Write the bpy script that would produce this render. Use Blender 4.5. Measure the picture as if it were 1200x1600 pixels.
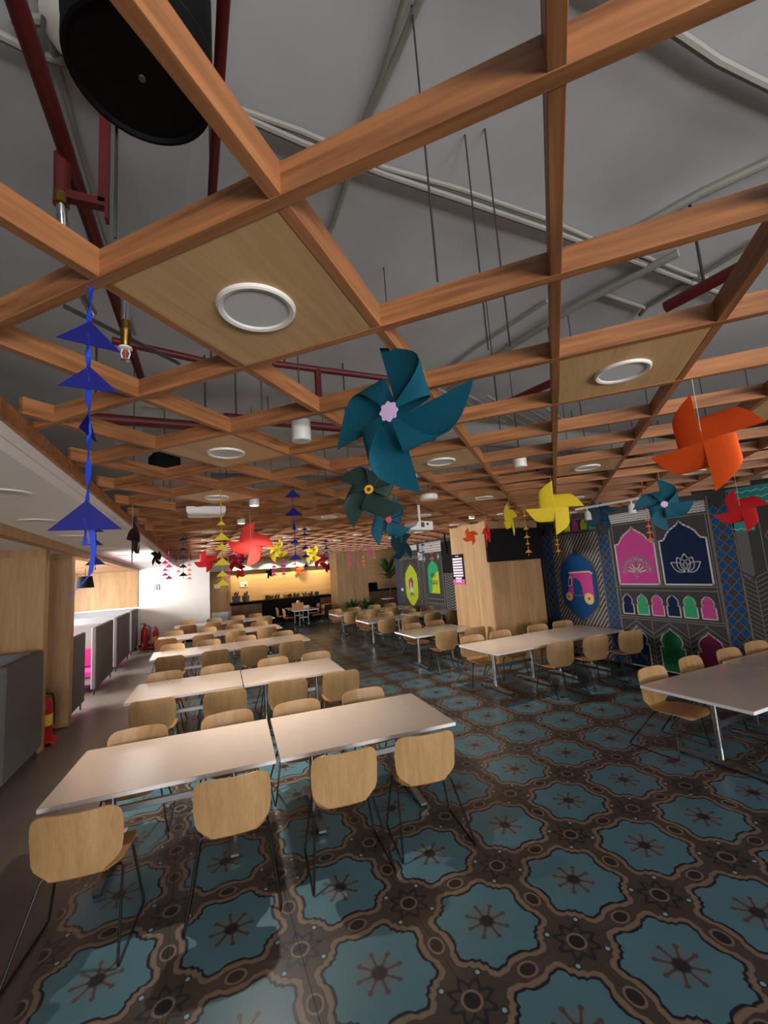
import bpy, math, random
import numpy as np
from mathutils import Vector, Matrix, Euler
random.seed(7)
for _o in list(bpy.data.objects): bpy.data.objects.remove(_o)
SC = bpy.context.scene
COL = SC.collection
PI = math.pi; S2 = math.sqrt(2.0)

# ------------------------------------------------------------------ camera
HC = 2.25; FPX = 666.1
YAW, PITCH, ROLL = -0.37046, 0.1308, 0.0710          # about the 45 degree ceiling lattice
def _cam_axes():
    cy, sy, cp, sp = math.cos(YAW), math.sin(YAW), math.cos(PITCH), math.sin(PITCH)
    f = np.array([sy*cp, cy*cp, sp]); r = np.array([cy, -sy, 0.0]); d = np.cross(f, r)
    cr, sr = math.cos(ROLL), math.sin(ROLL)
    r2 = cr*r + sr*d; d2 = -sr*r + cr*d
    k = np.array([[1/S2, 1/S2, 0], [-1/S2, 1/S2, 0], [0, 0, 1]])   # lattice -> room
    return k@r2, k@d2, k@f
CR, CD, CF = _cam_axes()
cam_d = bpy.data.cameras.new('camera'); cam = bpy.data.objects.new('camera', cam_d); COL.objects.link(cam)
cam_d.sensor_fit = 'HORIZONTAL'; cam_d.sensor_width = 36.0; cam_d.lens = 36.0*FPX/1200.0
cam_d.clip_start = 0.05; cam_d.clip_end = 100
cam.matrix_world = Matrix(((CR[0], -CD[0], -CF[0], 0), (CR[1], -CD[1], -CF[1], 0), (CR[2], -CD[2], -CF[2], HC), (0, 0, 0, 1)))
SC.camera = cam

# ------------------------------------------------------------------ world, daylight, exposure
SC.view_settings.view_transform = 'Standard'; SC.view_settings.look = 'None'
SC.view_settings.gamma = 1.0; SC.view_settings.use_curve_mapping = False
SC.view_settings.exposure = -0.42
W = bpy.data.worlds.new('daylight'); SC.world = W; W.use_nodes = True
W.node_tree.nodes['Background'].inputs[0].default_value = (0.86, 0.92, 1.0, 1)
W.node_tree.nodes['Background'].inputs[1].default_value = 1.0
def area(name, loc, direction, sx, sy, power, col=(1, 1, 1), spread=PI):
    l = bpy.data.lights.new(name, 'AREA'); l.shape = 'RECTANGLE'; l.size = sx; l.size_y = sy
    l.energy = power; l.color = col; l.spread = spread
    o = bpy.data.objects.new(name, l); COL.objects.link(o); o.location = loc
    o.rotation_euler = Vector(direction).to_track_quat('-Z', 'Z').to_euler()
    return o
WIN_L = [(9.5, 11.1), (11.5, 13.1), (13.5, 15.1), (15.5, 17.1)]     # window openings, left wall
for _i, (_a, _b) in enumerate(WIN_L):
    area('window_daylight', (-4.95, (_a+_b)/2, 1.75), (1, (-0.3, -0.2, 0.25, 0.55)[_i], -0.08), _b-_a, 1.9, (460, 460, 340, 200)[_i], (1.0, 0.98, 0.95), 2.0)
WIN_B = [(-1.4, 0.6), (1.4, 3.4), (4.2, 6.2)]                # openings in the wall behind the camera
for _a, _b in WIN_B:
    area('window_daylight', ((_a+_b)/2, -6.3, 1.15), (0, 1, 0.40), _b-_a, 1.1, 150, (1.0, 0.96, 0.92), 2.0)
    area('window_daylight', ((_a+_b)/2, -6.3, 3.3), (0, 1, 0.42), _b-_a, 1.4, 88, (1.0, 0.98, 0.97), 1.9)

# ------------------------------------------------------------------ node helpers and materials
def srgb(r, g, b):
    f = lambda c: (c/255)/12.92 if c/255 <= 0.04045 else (((c/255)+0.055)/1.055)**2.4
    return (f(r), f(g), f(b), 1.0)
class NT:
    def __init__(s, name):
        m = bpy.data.materials.new(name); m.use_nodes = True; s.m = m; s.t = m.node_tree
        s.b = s.t.nodes['Principled BSDF']
    def n(s, k): return s.t.nodes.new(k)
    def ln(s, a, b): s.t.links.new(a, b)
class E_:
    """socket wrapper, so that node maths reads like maths"""
    def __init__(s, nt, so): s.nt = nt; s.so = so
    def op(s, o, *a):
        n = s.nt.n('ShaderNodeMath'); n.operation = o
        for i, x in enumerate((s,)+a):
            if isinstance(x, E_): s.nt.ln(x.so, n.inputs[i])
            else: n.inputs[i].default_value = x
        return E_(s.nt, n.outputs[0])
    def __add__(s, o): return s.op('ADD', o)
    def __sub__(s, o): return s.op('SUBTRACT', o)
    def __mul__(s, o): return s.op('MULTIPLY', o)
    def __truediv__(s, o): return s.op('DIVIDE', o)
    def ab(s): return s.op('ABSOLUTE')
    def mn(s, o): return s.op('MINIMUM', o)
    def mx(s, o): return s.op('MAXIMUM', o)
    def below(s, e, soft=0.004):      # 1 where s < e
        n = s.nt.n('ShaderNodeMapRange'); n.clamp = True
        s.nt.ln(s.so, n.inputs[0]); n.inputs[1].default_value = e-soft; n.inputs[2].default_value = e+soft
        n.inputs[3].default_value = 1.0; n.inputs[4].default_value = 0.0
        return E_(s.nt, n.outputs[0])
def cmix(nt, fac, a, b):
    n = nt.n('ShaderNodeMix'); n.data_type = 'RGBA'
    nt.ln(fac.so, n.inputs[0]) if isinstance(fac, E_) else setattr(n.inputs[0], 'default_value', fac)
    for k, x in ((6, a), (7, b)):
        if isinstance(x, tuple): n.inputs[k].default_value = x
        else: nt.ln(x, n.inputs[k])
    return n.outputs[2]
MATS = {}
def plain(name, rgb, rough=0.55, metal=0.0, noise=0.06, emit=0.0, spec=0.5, nscale=9.0):
    if name in MATS: return MATS[name]
    nt = NT(name); c = srgb(*rgb); b = nt.b
    if noise:
        tc = nt.n('ShaderNodeTexCoord'); nz = nt.n('ShaderNodeTexNoise'); nz.inputs['Scale'].default_value = nscale; nz.inputs['Detail'].default_value = 4
        nt.ln(tc.outputs['Object'], nz.inputs['Vector'])
        f = E_(nt, nz.outputs[0]); dk = tuple(x*(1-2*noise) for x in c[:3])+(1,); lt = tuple(min(1, x*(1+2*noise)) for x in c[:3])+(1,)
        nt.ln(cmix(nt, f, dk, lt), b.inputs['Base Color'])
    else: b.inputs['Base Color'].default_value = c
    b.inputs['Roughness'].default_value = rough; b.inputs['Metallic'].default_value = metal
    b.inputs['Specular IOR Level'].default_value = spec
    if emit:
        b.inputs['Emission Color'].default_value = c; b.inputs['Emission Strength'].default_value = emit
    MATS[name] = nt.m; return nt.m
def wood(name, ca, cb, axis='X', rough=0.5, fine=60.0, bands=7.0, var=0.25):
    if name in MATS: return MATS[name]
    nt = NT(name); tc = nt.n('ShaderNodeTexCoord'); mp = nt.n('ShaderNodeMapping')
    oi = nt.n('ShaderNodeObjectInfo'); va = nt.n('ShaderNodeVectorMath'); va.operation = 'ADD'
    sc = nt.n('ShaderNodeVectorMath'); sc.operation = 'SCALE'; nt.ln(oi.outputs['Random'], sc.inputs['Scale']); sc.inputs[0].default_value = (13.1, 7.7, 5.3)
    nt.ln(tc.outputs['Object'], va.inputs[0]); nt.ln(sc.outputs[0], va.inputs[1])
    s = {'X': (0.06, 1, 1), 'Y': (1, 0.06, 1), 'Z': (1, 1, 0.06)}[axis]
    mp.inputs['Scale'].default_value = s; nt.ln(va.outputs[0], mp.inputs['Vector'])
    n1 = nt.n('ShaderNodeTexNoise'); n1.inputs['Scale'].default_value = fine; n1.inputs['Detail'].default_value = 5; nt.ln(mp.outputs[0], n1.inputs['Vector'])
    n2 = nt.n('ShaderNodeTexNoise'); n2.inputs['Scale'].default_value = bands; n2.inputs['Detail'].default_value = 3; n2.inputs['Distortion'].default_value = 1.2; nt.ln(mp.outputs[0], n2.inputs['Vector'])
    f = E_(nt, n1.outputs[0])*0.55 + E_(nt, n2.outputs[0])*0.75
    f = (f-0.4)*1.9
    f = f.mx(0.0).mn(1.0)
    c = cmix(nt, f, srgb(*ca), srgb(*cb))
    hv = nt.n('ShaderNodeHueSaturation'); nt.ln(c, hv.inputs['Color'])
    v = E_(nt, oi.outputs['Random'])*var + (1-var/2); nt.ln(v.so, hv.inputs['Value'])
    nt.ln(hv.outputs[0], nt.b.inputs['Base Color']); nt.b.inputs['Roughness'].default_value = rough
    bp = nt.n('ShaderNodeBump'); bp.inputs['Strength'].default_value = 0.08; bp.inputs['Distance'].default_value = 0.002
    nt.ln(n1.outputs[0], bp.inputs['Height']); nt.ln(bp.outputs[0], nt.b.inputs['Normal'])
    MATS[name] = nt.m; return nt.m
M_BEAM = wood('beam_oak_veneer', (96, 58, 33), (186, 124, 77), 'X', 0.5, 55, 11, 0.3)
M_PANEL = wood('panel_oak_veneer', (186, 146, 98), (214, 176, 126), 'X', 0.5, 90, 6, 0.1)
M_CHAIR = wood('chair_oak_ply', (166, 128, 84), (198, 160, 112), 'Z', 0.42, 110, 9, 0.12)
M_SEAT = wood('chair_seat_ply', (156, 110, 66), (188, 142, 92), 'Y', 0.38, 110, 9, 0.12)
M_CLAD = wood('cladding_oak', (150, 114, 75), (188, 152, 108), 'Z', 0.5, 40, 6, 0.12)
M_GOLD = wood('counter_oak', (216, 170, 110), (238, 198, 140), 'X', 0.5, 30, 5, 0.05)
M_CONC = plain('slab_paint', (196, 199, 203), 0.85, noise=0.16, nscale=1.1)
M_WHITE = plain('white_paint', (226, 224, 220), 0.7, noise=0.02)
M_CEILW = plain('white_ceiling_paint', (240, 236, 231), 0.8, noise=0.02)
M_TOP = plain('table_laminate', (218, 200, 186), 0.2, noise=0.015, spec=0.6)
M_EDGE = plain('table_edge_white', (244, 244, 248), 0.35, noise=0.0)
M_CHROME = plain('chrome', (205, 205, 208), 0.16, 1.0, 0.0)
M_ALU = plain('aluminium', (190, 192, 196), 0.35, 1.0, 0.0)
M_BLACK = plain('black_steel', (22, 21, 21), 0.38, 0.0, 0.0)
M_MATTE = plain('matte_black', (9, 9, 10), 0.75, 0.0, 0.0, spec=0.2)
M_RUBBER = plain('rubber', (20, 20, 20), 0.8, 0.0, 0.0)
M_RED = plain('pipe_red', (92, 20, 22), 0.5, noise=0.1)
M_PIPE = plain('conduit_paint', (142, 139, 132), 0.7, noise=0.05)
M_STEEL = plain('galvanised_steel', (120, 124, 128), 0.45, 0.8, 0.05)
M_RODM = plain('threaded_rod', (70, 72, 74), 0.5, 0.6, 0.0)
M_LITE = plain('lamp_diffuser', (196, 198, 200), 0.5, noise=0.0)
M_RING = plain('lamp_ring', (222, 218, 212), 0.4, noise=0.0)
M_GLOW = plain('lamp_lit', (255, 244, 220), 0.5, noise=0.0, emit=9.0)
M_SCREEN = plain('screen_black', (8, 8, 9), 0.5, noise=0.0, spec=0.25)
M_FAB = plain('booth_felt', (96, 92, 90), 0.95, noise=0.08, nscale=160)
M_FABL = plain('booth_felt_light', (138, 140, 144), 0.95, noise=0.06, nscale=160)
M_PINK = plain('seat_fabric_pink', (176, 40, 124), 0.9, noise=0.08, nscale=120)
M_STONE = None
def pal(name, rgb, rough=0.85): return plain('paint_'+name, rgb, rough, noise=0.03, spec=0.2)

# ------------------------------------------------------------------ mesh builder
class MB:
    def __init__(s): s.v = []; s.f = []
    def add(s, vs, fs):
        k = len(s.v); s.v += [tuple(map(float, p)) for p in vs]; s.f += [tuple(i+k for i in q) for q in fs]; return s
    def box(s, c, d, rz=0.0, bev=0.0):
        x, y, z = c; a, b, h = d[0]/2, d[1]/2, d[2]/2
        if bev > 0:
            pr = []
            for sx, sy in ((1, 1), (-1, 1), (-1, -1), (1, -1)):
                p = [(sx*a, sy*(b-bev)), (sx*(a-bev), sy*b)]
                pr += p if sx*sy > 0 else p[::-1]
            lay = [(-h, -bev), (-h+bev, 0), (h-bev, 0), (h, -bev)]; vs = []; n = len(pr)
            for z0, sh in lay:
                for px, py in pr:
                    vs.append((px*(1+sh/a), py*(1+sh/b), z0))
            fs = [tuple(range(n))[::-1], tuple(range(3*n, 4*n))]
            for l in range(3):
                for i in range(n): fs.append((l*n+i, l*n+(i+1) % n, (l+1)*n+(i+1) % n, (l+1)*n+i))
        else:
            vs = [(i*a, j*b, k*h) for k in (-1, 1) for i, j in ((-1, -1), (1, -1), (1, 1), (-1, 1))]
            fs = [(3, 2, 1, 0), (4, 5, 6, 7), (0, 1, 5, 4), (1, 2, 6, 5), (2, 3, 7, 6), (3, 0, 4, 7)]
        cr, sr = math.cos(rz), math.sin(rz)
        return s.add([(x+p*cr-q*sr, y+p*sr+q*cr, z+r) for p, q, r in vs], fs)
    def tube(s, pts, r, n=8, caps=True):
        P = [Vector(p) for p in pts]; rs = r if isinstance(r, (list, tuple)) else [r]*len(P)
        vs = []; fs = []; up = None
        for i, p in enumerate(P):
            d = (P[min(i+1, len(P)-1)]-P[max(i-1, 0)]).normalized()
            if up is None:
                up = Vector((0, 0, 1)) if abs(d.z) < 0.9 else Vector((1, 0, 0))
            u = (up-d*up.dot(d)).normalized(); w = d.cross(u); up = u
            for k in range(n):
                a = 2*PI*k/n; q = p+(u*math.cos(a)+w*math.sin(a))*rs[i]; vs.append(tuple(q))
        for i in range(len(P)-1):
            for k in range(n): fs.append((i*n+k, i*n+(k+1) % n, (i+1)*n+(k+1) % n, (i+1)*n+k))
        if caps: fs += [tuple(range(n))[::-1], tuple(range((len(P)-1)*n, len(P)*n))]
        return s.add(vs, fs)
    def lathe(s, prof, c=(0, 0, 0), n=20):
        vs = []; fs = []
        for r, z in prof:
            for k in range(n):
                a = 2*PI*k/n; vs.append((c[0]+r*math.cos(a), c[1]+r*math.sin(a), c[2]+z))
        m = len(prof)
        for i in range(m-1):
            for k in range(n): fs.append((i*n+k, i*n+(k+1) % n, (i+1)*n+(k+1) % n, (i+1)*n+k))
        if prof[0][0] > 1e-6: fs.append(tuple(range(n))[::-1])
        if prof[-1][0] > 1e-6: fs.append(tuple(range((m-1)*n, m*n)))
        return s.add(vs, fs)
    def prism(s, poly, o, u, v, t):
        """outline poly (2-D, ccw in u,v) at origin o, pushed out by vector t"""
        o, u, v, t = map(Vector, (o, u, v, t)); n = len(poly)
        a = [o+u*p+v*q for p, q in poly]
        return s.add([tuple(p) for p in a]+[tuple(p+t) for p in a], [tuple(range(n))[::-1], tuple(range(n, 2*n))]+[(i, (i+1) % n, n+(i+1) % n, n+i) for i in range(n)])
    def sheet(s, G, th):
        """rows of points thickened by th along the surface normal"""
        G = np.array(G, float); R, C, _ = G.shape
        du = np.gradient(G, axis=1); dv = np.gradient(G, axis=0); nn = np.cross(du, dv); nn /= np.maximum(np.linalg.norm(nn, axis=2, keepdims=True), 1e-9)
        T = (G+nn*th/2).reshape(-1, 3); B = (G-nn*th/2).reshape(-1, 3); k = R*C; fs = []
        for i in range(R-1):
            for j in range(C-1):
                a, b, c, d = i*C+j, i*C+j+1, (i+1)*C+j+1, (i+1)*C+j
                fs += [(a, b, c, d), (k+d, k+c, k+b, k+a)]
        rim = [j for j in range(C)]+[i*C+C-1 for i in range(1, R)]+[(R-1)*C+j for j in range(C-2, -1, -1)]+[i*C for i in range(R-2, 0, -1)]
        for q in range(len(rim)):
            a, b = rim[q], rim[(q+1) % len(rim)]; fs.append((a, k+a, k+b, b))
        return s.add(list(T)+list(B), fs)
    def mesh(s, name, mat, smooth=False):
        me = bpy.data.meshes.new(name); me.from_pydata(s.v, [], s.f); me.update()
        me.materials.append(mat)
        if smooth:
            for p in me.polygons: p.use_smooth = True
            try: me.set_sharp_from_angle(angle=0.7)
            except Exception: pass
        return me
    def build(s, name, mat, parent=None, smooth=False, **kw): return ob(name, s.mesh(name, mat, smooth), parent, **kw)
def ob(name, data, parent=None, loc=None, rot=None, label=None, cat=None, group=None, kind=None):
    o = bpy.data.objects.new(name, data); COL.objects.link(o)
    if parent is not None: o.parent = parent
    if loc is not None: o.location = loc
    if rot is not None: o.rotation_euler = rot
    for k, v in (('label', label), ('category', cat), ('group', group), ('kind', kind)):
        if v: o[k] = v
    return o
def thing(name, label, cat, loc=(0, 0, 0), rz=0.0, group=None, rot=None):
    return ob(name, None, None, loc, rot or (0, 0, rz), label, cat, group)
def copy_tree(o, parent=None):
    c = o.copy(); COL.objects.link(c); c.parent = parent
    for ch in list(o.children): copy_tree(ch, c)
    return c
def relabel(o, label, group=None):
    o['label'] = label
    if group: o['group'] = group
# pixel ray helpers: used to work out where things hang in the room
def ray(u, v): return CR*((u-600)/FPX)+CD*((v-800)/FPX)+CF
def atz(u, v, z): w = ray(u, v); return Vector(w*((z-HC)/w[2])+np.array([0, 0, HC]))
def atd(u, v, d): return Vector(ray(u, v)*d+np.array([0, 0, HC]))
def aty(u, v, y): w = ray(u, v); return Vector(w*(y/w[1])+np.array([0, 0, HC]))
ORD = ['first', 'second', 'third', 'fourth', 'fifth', 'sixth', 'seventh', 'eighth', 'ninth', 'tenth', 'eleventh', 'twelfth']

# ================================================================== THE SETTING
XR, XL, XSOF, ZS, ZG, ZW = 7.64, -4.72, -0.80, 4.30, 3.103, 2.89
YB, YF = -6.0, 22.0
# --- floor: patterned tiles and plain aisle
TP, TX, TY = 0.7358, 1.636, 2.563
def tile_material():
    nt = NT('floor_tile_print'); g = nt.n('ShaderNodeNewGeometry'); sp = nt.n('ShaderNodeSeparateXYZ'); nt.ln(g.outputs['Position'], sp.inputs[0])
    def cell(so, c): return (((E_(nt, so)-(c-TP/2))/TP).op('FRACT'))-0.5
    u, v = cell(sp.outputs[0], TX), cell(sp.outputs[1], TY)
    nz = nt.n('ShaderNodeTexNoise'); nz.inputs['Scale'].default_value = 26; nz.inputs['Detail'].default_value = 3; nt.ln(g.outputs['Position'], nz.inputs['Vector'])
    wob = (E_(nt, nz.outputs[0])-0.5)*0.008
    au, av = u.ab(), v.ab(); a, b = au.mx(av), au.mn(av)
    phi = (b/(a+1e-5)).op('ARCTANGENT'); r = (u*u+v*v).op('SQRT')+wob
    rp = nt.n('ShaderNodeValToRGB'); cr = rp.color_ramp; cr.interpolation = 'LINEAR'
    tab = [(0, .342), (8, .348), (12, .360), (16.5, .398), (20, .404), (26, .432), (31, .424), (34, .412), (36.5, .384), (41, .390), (45, .370)]
    while len(cr.elements) < len(tab): cr.elements.new(0.5)
    for e, (p, q) in zip(cr.elements, tab): e.position = p/45; e.color = (q, q, q, 1)
    nt.ln((phi/(PI/4)).so, rp.inputs[0]); bx = nt.n('ShaderNodeSeparateColor'); nt.ln(rp.outputs[0], bx.inputs[0])
    d = r-E_(nt, bx.outputs[0])
    teal, navy, tan, brown, dtan = srgb(112, 158, 166), srgb(28, 31, 46), srgb(132, 113, 98), srgb(94, 80, 70), srgb(132, 108, 92)
    n2 = nt.n('ShaderNodeTexNoise'); n2.inputs['Scale'].default_value = 3.2; n2.inputs['Detail'].default_value = 5; nt.ln(g.outputs['Position'], n2.inputs['Vector'])
    c = cmix(nt, E_(nt, n2.outputs[0]), srgb(62, 56, 52), srgb(84, 75, 68))
    c = cmix(nt, (d-0.052).ab().below(0.024, .010), c, tan)
    c = cmix(nt, (d-0.080).ab().below(0.004, .003), c, srgb(66, 56, 52))
    # corner ornament
    cu, cv = au*-1.0+0.5, av*-1.0+0.5; rc = (cu*cu+cv*cv).op('SQRT'); th = cv.op('ARCTAN2', cu)
    scr = (rc-((th*8.0).op('COSINE')*0.030+0.135)).ab().below(0.020, .005)
    outside = d.below(0.085, .003)*-1.0+1.0
    c = cmix(nt, scr*outside*0.85, c, navy)
    c = cmix(nt, rc.below(0.078), c, tan); c = cmix(nt, rc.below(0.060), c, srgb(34, 34, 44))
    e1 = cu-0.157; e2 = cv-0.157; c = cmix(nt, (e1*e1+e2*e2).op('SQRT').below(0.026), c, navy); c = cmix(nt, (e1*e1+e2*e2).op('SQRT').below(0.017), c, srgb(146, 180, 190))
    # ovals on the joints between medallions
    du = (a*-1.0+0.5)/0.050; dv = b/0.066; ro = (du*du+dv*dv).op('SQRT')
    c = cmix(nt, ro.below(1.28, .06), c, tan); c = cmix(nt, ro.below(0.98, .06), c, srgb(44, 40, 42))
    # medallion
    c = cmix(nt, d.below(0.024), c, navy); tl = cmix(nt, E_(nt, n2.outputs[0]), srgb(74, 114, 127), srgb(92, 134, 147)); c = cmix(nt, d.below(0.0), c, tl)
    ds = phi.mn(phi*-1.0+PI/4); tt = r*ds
    c = cmix(nt, r.below(0.150, .05)*0.35, c, srgb(120, 100, 88))
    arm = tt.below(0.011, .004)*r.below(0.165, .006); q1 = r-0.168; tip = (q1*q1+tt*tt).op('SQRT').below(0.021, .006)
    c = cmix(nt, arm.mx(tip)*0.9, c, srgb(88, 66, 58)); c = cmix(nt, r.below(0.062, .012), c, srgb(44, 42, 48))
    nt.ln(c, nt.b.inputs['Base Color']); nt.b.inputs['Roughness'].default_value = 0.34
    return nt.m
M_TILE = tile_material()
def aisle_material():
    nt = NT('aisle_stone'); g = nt.n('ShaderNodeNewGeometry'); nz = nt.n('ShaderNodeTexNoise'); nz.inputs['Scale'].default_value = 1.3; nz.inputs['Detail'].default_value = 8
    nt.ln(g.outputs['Position'], nz.inputs['Vector']); nt.ln(cmix(nt, E_(nt, nz.outputs[0]), srgb(74, 66, 61), srgb(100, 91, 85)), nt.b.inputs['Base Color'])
    nt.b.inputs['Roughness'].default_value = 0.38; return nt.m
M_AISLE = aisle_material()
floor = MB().box(((XL+XR+4)/2-0.5, (YB+YF)/2, -0.056), (XR+4-XL+1, YF-YB+0.6, 0.1)).build('floor', M_AISLE, kind='structure')
tm = MB().box((0, 0, 0), (TP-0.0012, TP-0.0012, 0.012), bev=0.0008).mesh('floor_tile', M_TILE)
NEAR_ROWS = range(-2, 15)                                   # rows whose tiles can be told apart
mb = MB(); ntile = 0
x0t = TX-3*TP
for i in range(12):
    for j in range(-11, 27):
        x, y = x0t+i*TP, TY+j*TP
        vis = False
        w_ = np.array([x, y, -HC]); dz = w_@CF
        if dz > 0.3:
            pu, pv = 600+FPX*(w_@CR)/dz, 800+FPX*(w_@CD)/dz
            vis = -130 < pu < 1330 and pv < 1760
        if j in NEAR_ROWS and vis and ntile < 200:
            ob('tile', tm, floor, (x, y, 0.0)); ntile += 1
        else: mb.box((x, y, 0.0), (TP-0.0012, TP-0.0012, 0.012))
mb.build('tile_field', M_TILE, floor, kind='stuff')

# --- slab, soffit ceiling, walls
ceil = MB().box(((XL+XR+4)/2, (YB+YF)/2, ZS+0.1), (XR+4-XL+0.6, YF-YB+0.6, 0.2)).build('ceiling', M_CONC, kind='structure')
sof = MB().box(((XL+XSOF)/2, (YB+18.3)/2, ZW+0.03), (XSOF-XL, 18.3-YB, 0.06)).box((XSOF-0.03, (YB+18.3)/2, ZW+0.066+0.06), (0.06, 18.3-YB, 0.12)).build('ceiling_soffit', M_CEILW, kind='structure')
MB().box((XSOF+0.012, (YB+18.3)/2, 3.062), (0.024, 18.3-YB, 0.085)).build('trim_1', M_BEAM, kind='structure')
def wall_with_openings(name, axis, pos, t, a0, a1, z1, ops, oz, mat):
    mb = MB(); cur = a0
    def seg(p, q, zl, zh):
        if q-p < 1e-4: return
        c, d = ((pos, (p+q)/2, (zl+zh)/2), (t, q-p, zh-zl)) if axis == 'x' else (((p+q)/2, pos, (zl+zh)/2), (q-p, t, zh-zl))
        mb.box(c, d)
    for p, q in ops:
        seg(cur, p, 0, z1); seg(p, q, 0, oz[0]); seg(p, q, oz[1], z1); cur = q
    seg(cur, a1, 0, z1)
    return mb.build(name, mat, kind='structure')
wall_left = wall_with_openings('wall_left', 'x', XL-0.1, 0.2, YB, YF, ZS, WIN_L, (0.80, 2.70), M_WHITE)
wall_back = wall_with_openings('wall_back', 'y', YB-0.1, 0.2, XL-0.2, XR+4, ZS, WIN_B, (0.60, 4.0), M_WHITE)
n_win = 1
for axis, ops, zz in (('x', WIN_L, (0.80, 2.70)), ('y', WIN_B, (0.60, 4.0))):
    for a, b in ops:
        fr = MB(); m_ = (a+b)/2; zc = (zz[0]+zz[1])/2; h = zz[1]-zz[0]
        for c, d in (((a+0.025), (0.05, h)), ((b-0.025), (0.05, h)), (m_, (0.04, h))):
            fr.box((XL-0.1, c, zc), (0.08, d[0], d[1])) if axis == 'x' else fr.box((c, YB-0.1, zc), (d[0], 0.08, d[1]))
        for z in (zz[0]+0.025, zz[1]-0.025):
            fr.box((XL-0.1, m_, z), (0.08, b-a, 0.05)) if axis == 'x' else fr.box((m_, YB-0.1, z), (b-a, 0.08, 0.05))
        fr.build('window_%d' % n_win, M_ALU, kind='structure'); n_win += 1
M_DARKW = plain('mural_charcoal', (60, 58, 59), 0.85, noise=0.05, spec=0.2)
wall_right = MB().box((XR+0.1, (YB+16.55)/2, ZS/2), (0.2, 16.55-YB, ZS)).build('wall_right', M_DARKW, kind='structure')
MB().box((XR-0.008, (YB+7.7)/2, 0.035), (0.016, 7.7-YB, 0.07)).build('baseboard_right', M_MATTE, kind='structure')
MB().box((XR+3.9, (16.55+YF)/2, ZS/2), (0.2, YF-16.55+0.4, ZS)).build('wall_side', M_WHITE, kind='structure')
wf = MB().box(((XL+0.38)/2, 18.4, ZS/2), (0.38-XL, 0.2, ZS)).box((0.28, 20.2, ZS/2), (0.2, 3.6, ZS)).build('wall_far', M_WHITE, kind='structure')
MB().box((-0.85, 18.29, 0.05), (2.4, 0.02, 0.1)).build('baseboard_far', M_MATTE, kind='structure')
MB().box(((XL-2.08)/2, 18.28, 2.19), (-2.08-XL, 0.04, 1.4)).build('trim_2', M_CLAD, kind='structure')
wb = MB().box((5.9, YF+0.1, ZS/2), (11.6, 0.2, ZS)).build('wall_counter', M_GOLD, kind='structure')
MB().box((4.2, 21.93, 2.80), (7.6, 0.14, 0.34)).build('trim_3', M_CEILW, kind='structure')
MB().box((4.2, 21.9, 2.61), (7.6, 0.2, 0.03)).build('trim_4', M_MATTE, kind='structure')
# wood fins, header and pillars
def planks(parent, o, u, v, W_, H_, pw, mat, n, th=0.012, gap=0.004):
    k = max(1, round(W_/pw)); pw = W_/k
    for i in range(k):
        MB().prism([(i*pw+gap/2, 0), ((i+1)*pw-gap/2, 0), ((i+1)*pw-gap/2, H_), (i*pw+gap/2, H_)], o, u, v, Vector(n)*th).build('cladding_panel', mat, parent)
fin1 = MB().box((-3.3, 8.00, 1.444), (2.40, 0.18, 2.888)).build('wall_fin_1', M_CLAD, kind='structure')
planks(fin1, (-2.1, 7.91, 0.06), (-1, 0, 0), (0, 0, 1), 2.4, 2.72, 0.6, M_CLAD, (0, -1, 0))
fin2 = MB().box((-3.25, 9.20, 1.444), (2.42, 0.20, 2.888)).build('wall_fin_2', M_CLAD, kind='structure')
planks(fin2, (-2.04, 9.10, 0.06), (-1, 0, 0), (0, 0, 1), 2.42, 2.72, 0.6, M_CLAD, (0, -1, 0))
MB().box(((XL-2.06)/2, 13.7, 2.845), (-2.06-XL, 9.0, 0.088)).build('ceiling_booth', M_CLAD, kind='structure')
hd = MB(); hp = [(-1.55, 3.0), (-2.06, 18.25)]
hx, hy = hp[1][0]-hp[0][0], hp[1][1]-hp[0][1]; hl = math.hypot(hx, hy)
hd.box(((hp[0][0]+hp[1][0])/2-0.05, (hp[0][1]+hp[1][1])/2, 2.84), (0.1, hl, 0.10), math.atan2(-hx, hy)).build('trim_5', M_CLAD, kind='structure')
pil = MB().box((6.55, 8.45, ZS/2), (1.46, 1.46, ZS)).build('pillar_1', M_CLAD, kind='structure')
planks(pil, (5.82, 9.18, 0.08), (0, -1, 0), (0, 0, 1), 1.46, 3.6, 0.5, M_CLAD, (-1, 0, 0))
planks(pil, (5.82, 7.72, 0.08), (1, 0, 0), (0, 0, 1), 1.40, 3.6, 0.5, M_CLAD, (0, -1, 0))
pil2 = MB().box((6.55, 19.55, ZS/2), (1.5, 1.1, ZS)).build('pillar_2', M_CLAD, kind='structure')
planks(pil2, (5.8, 20.1, 0.08), (0, -1, 0), (0, 0, 1), 1.1, 3.3, 0.4, M_CLAD, (-1, 0, 0))
planks(pil2, (5.8, 19.0, 0.08), (1, 0, 0), (0, 0, 1), 1.5, 3.3, 0.4, M_CLAD, (0, -1, 0))

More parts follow.
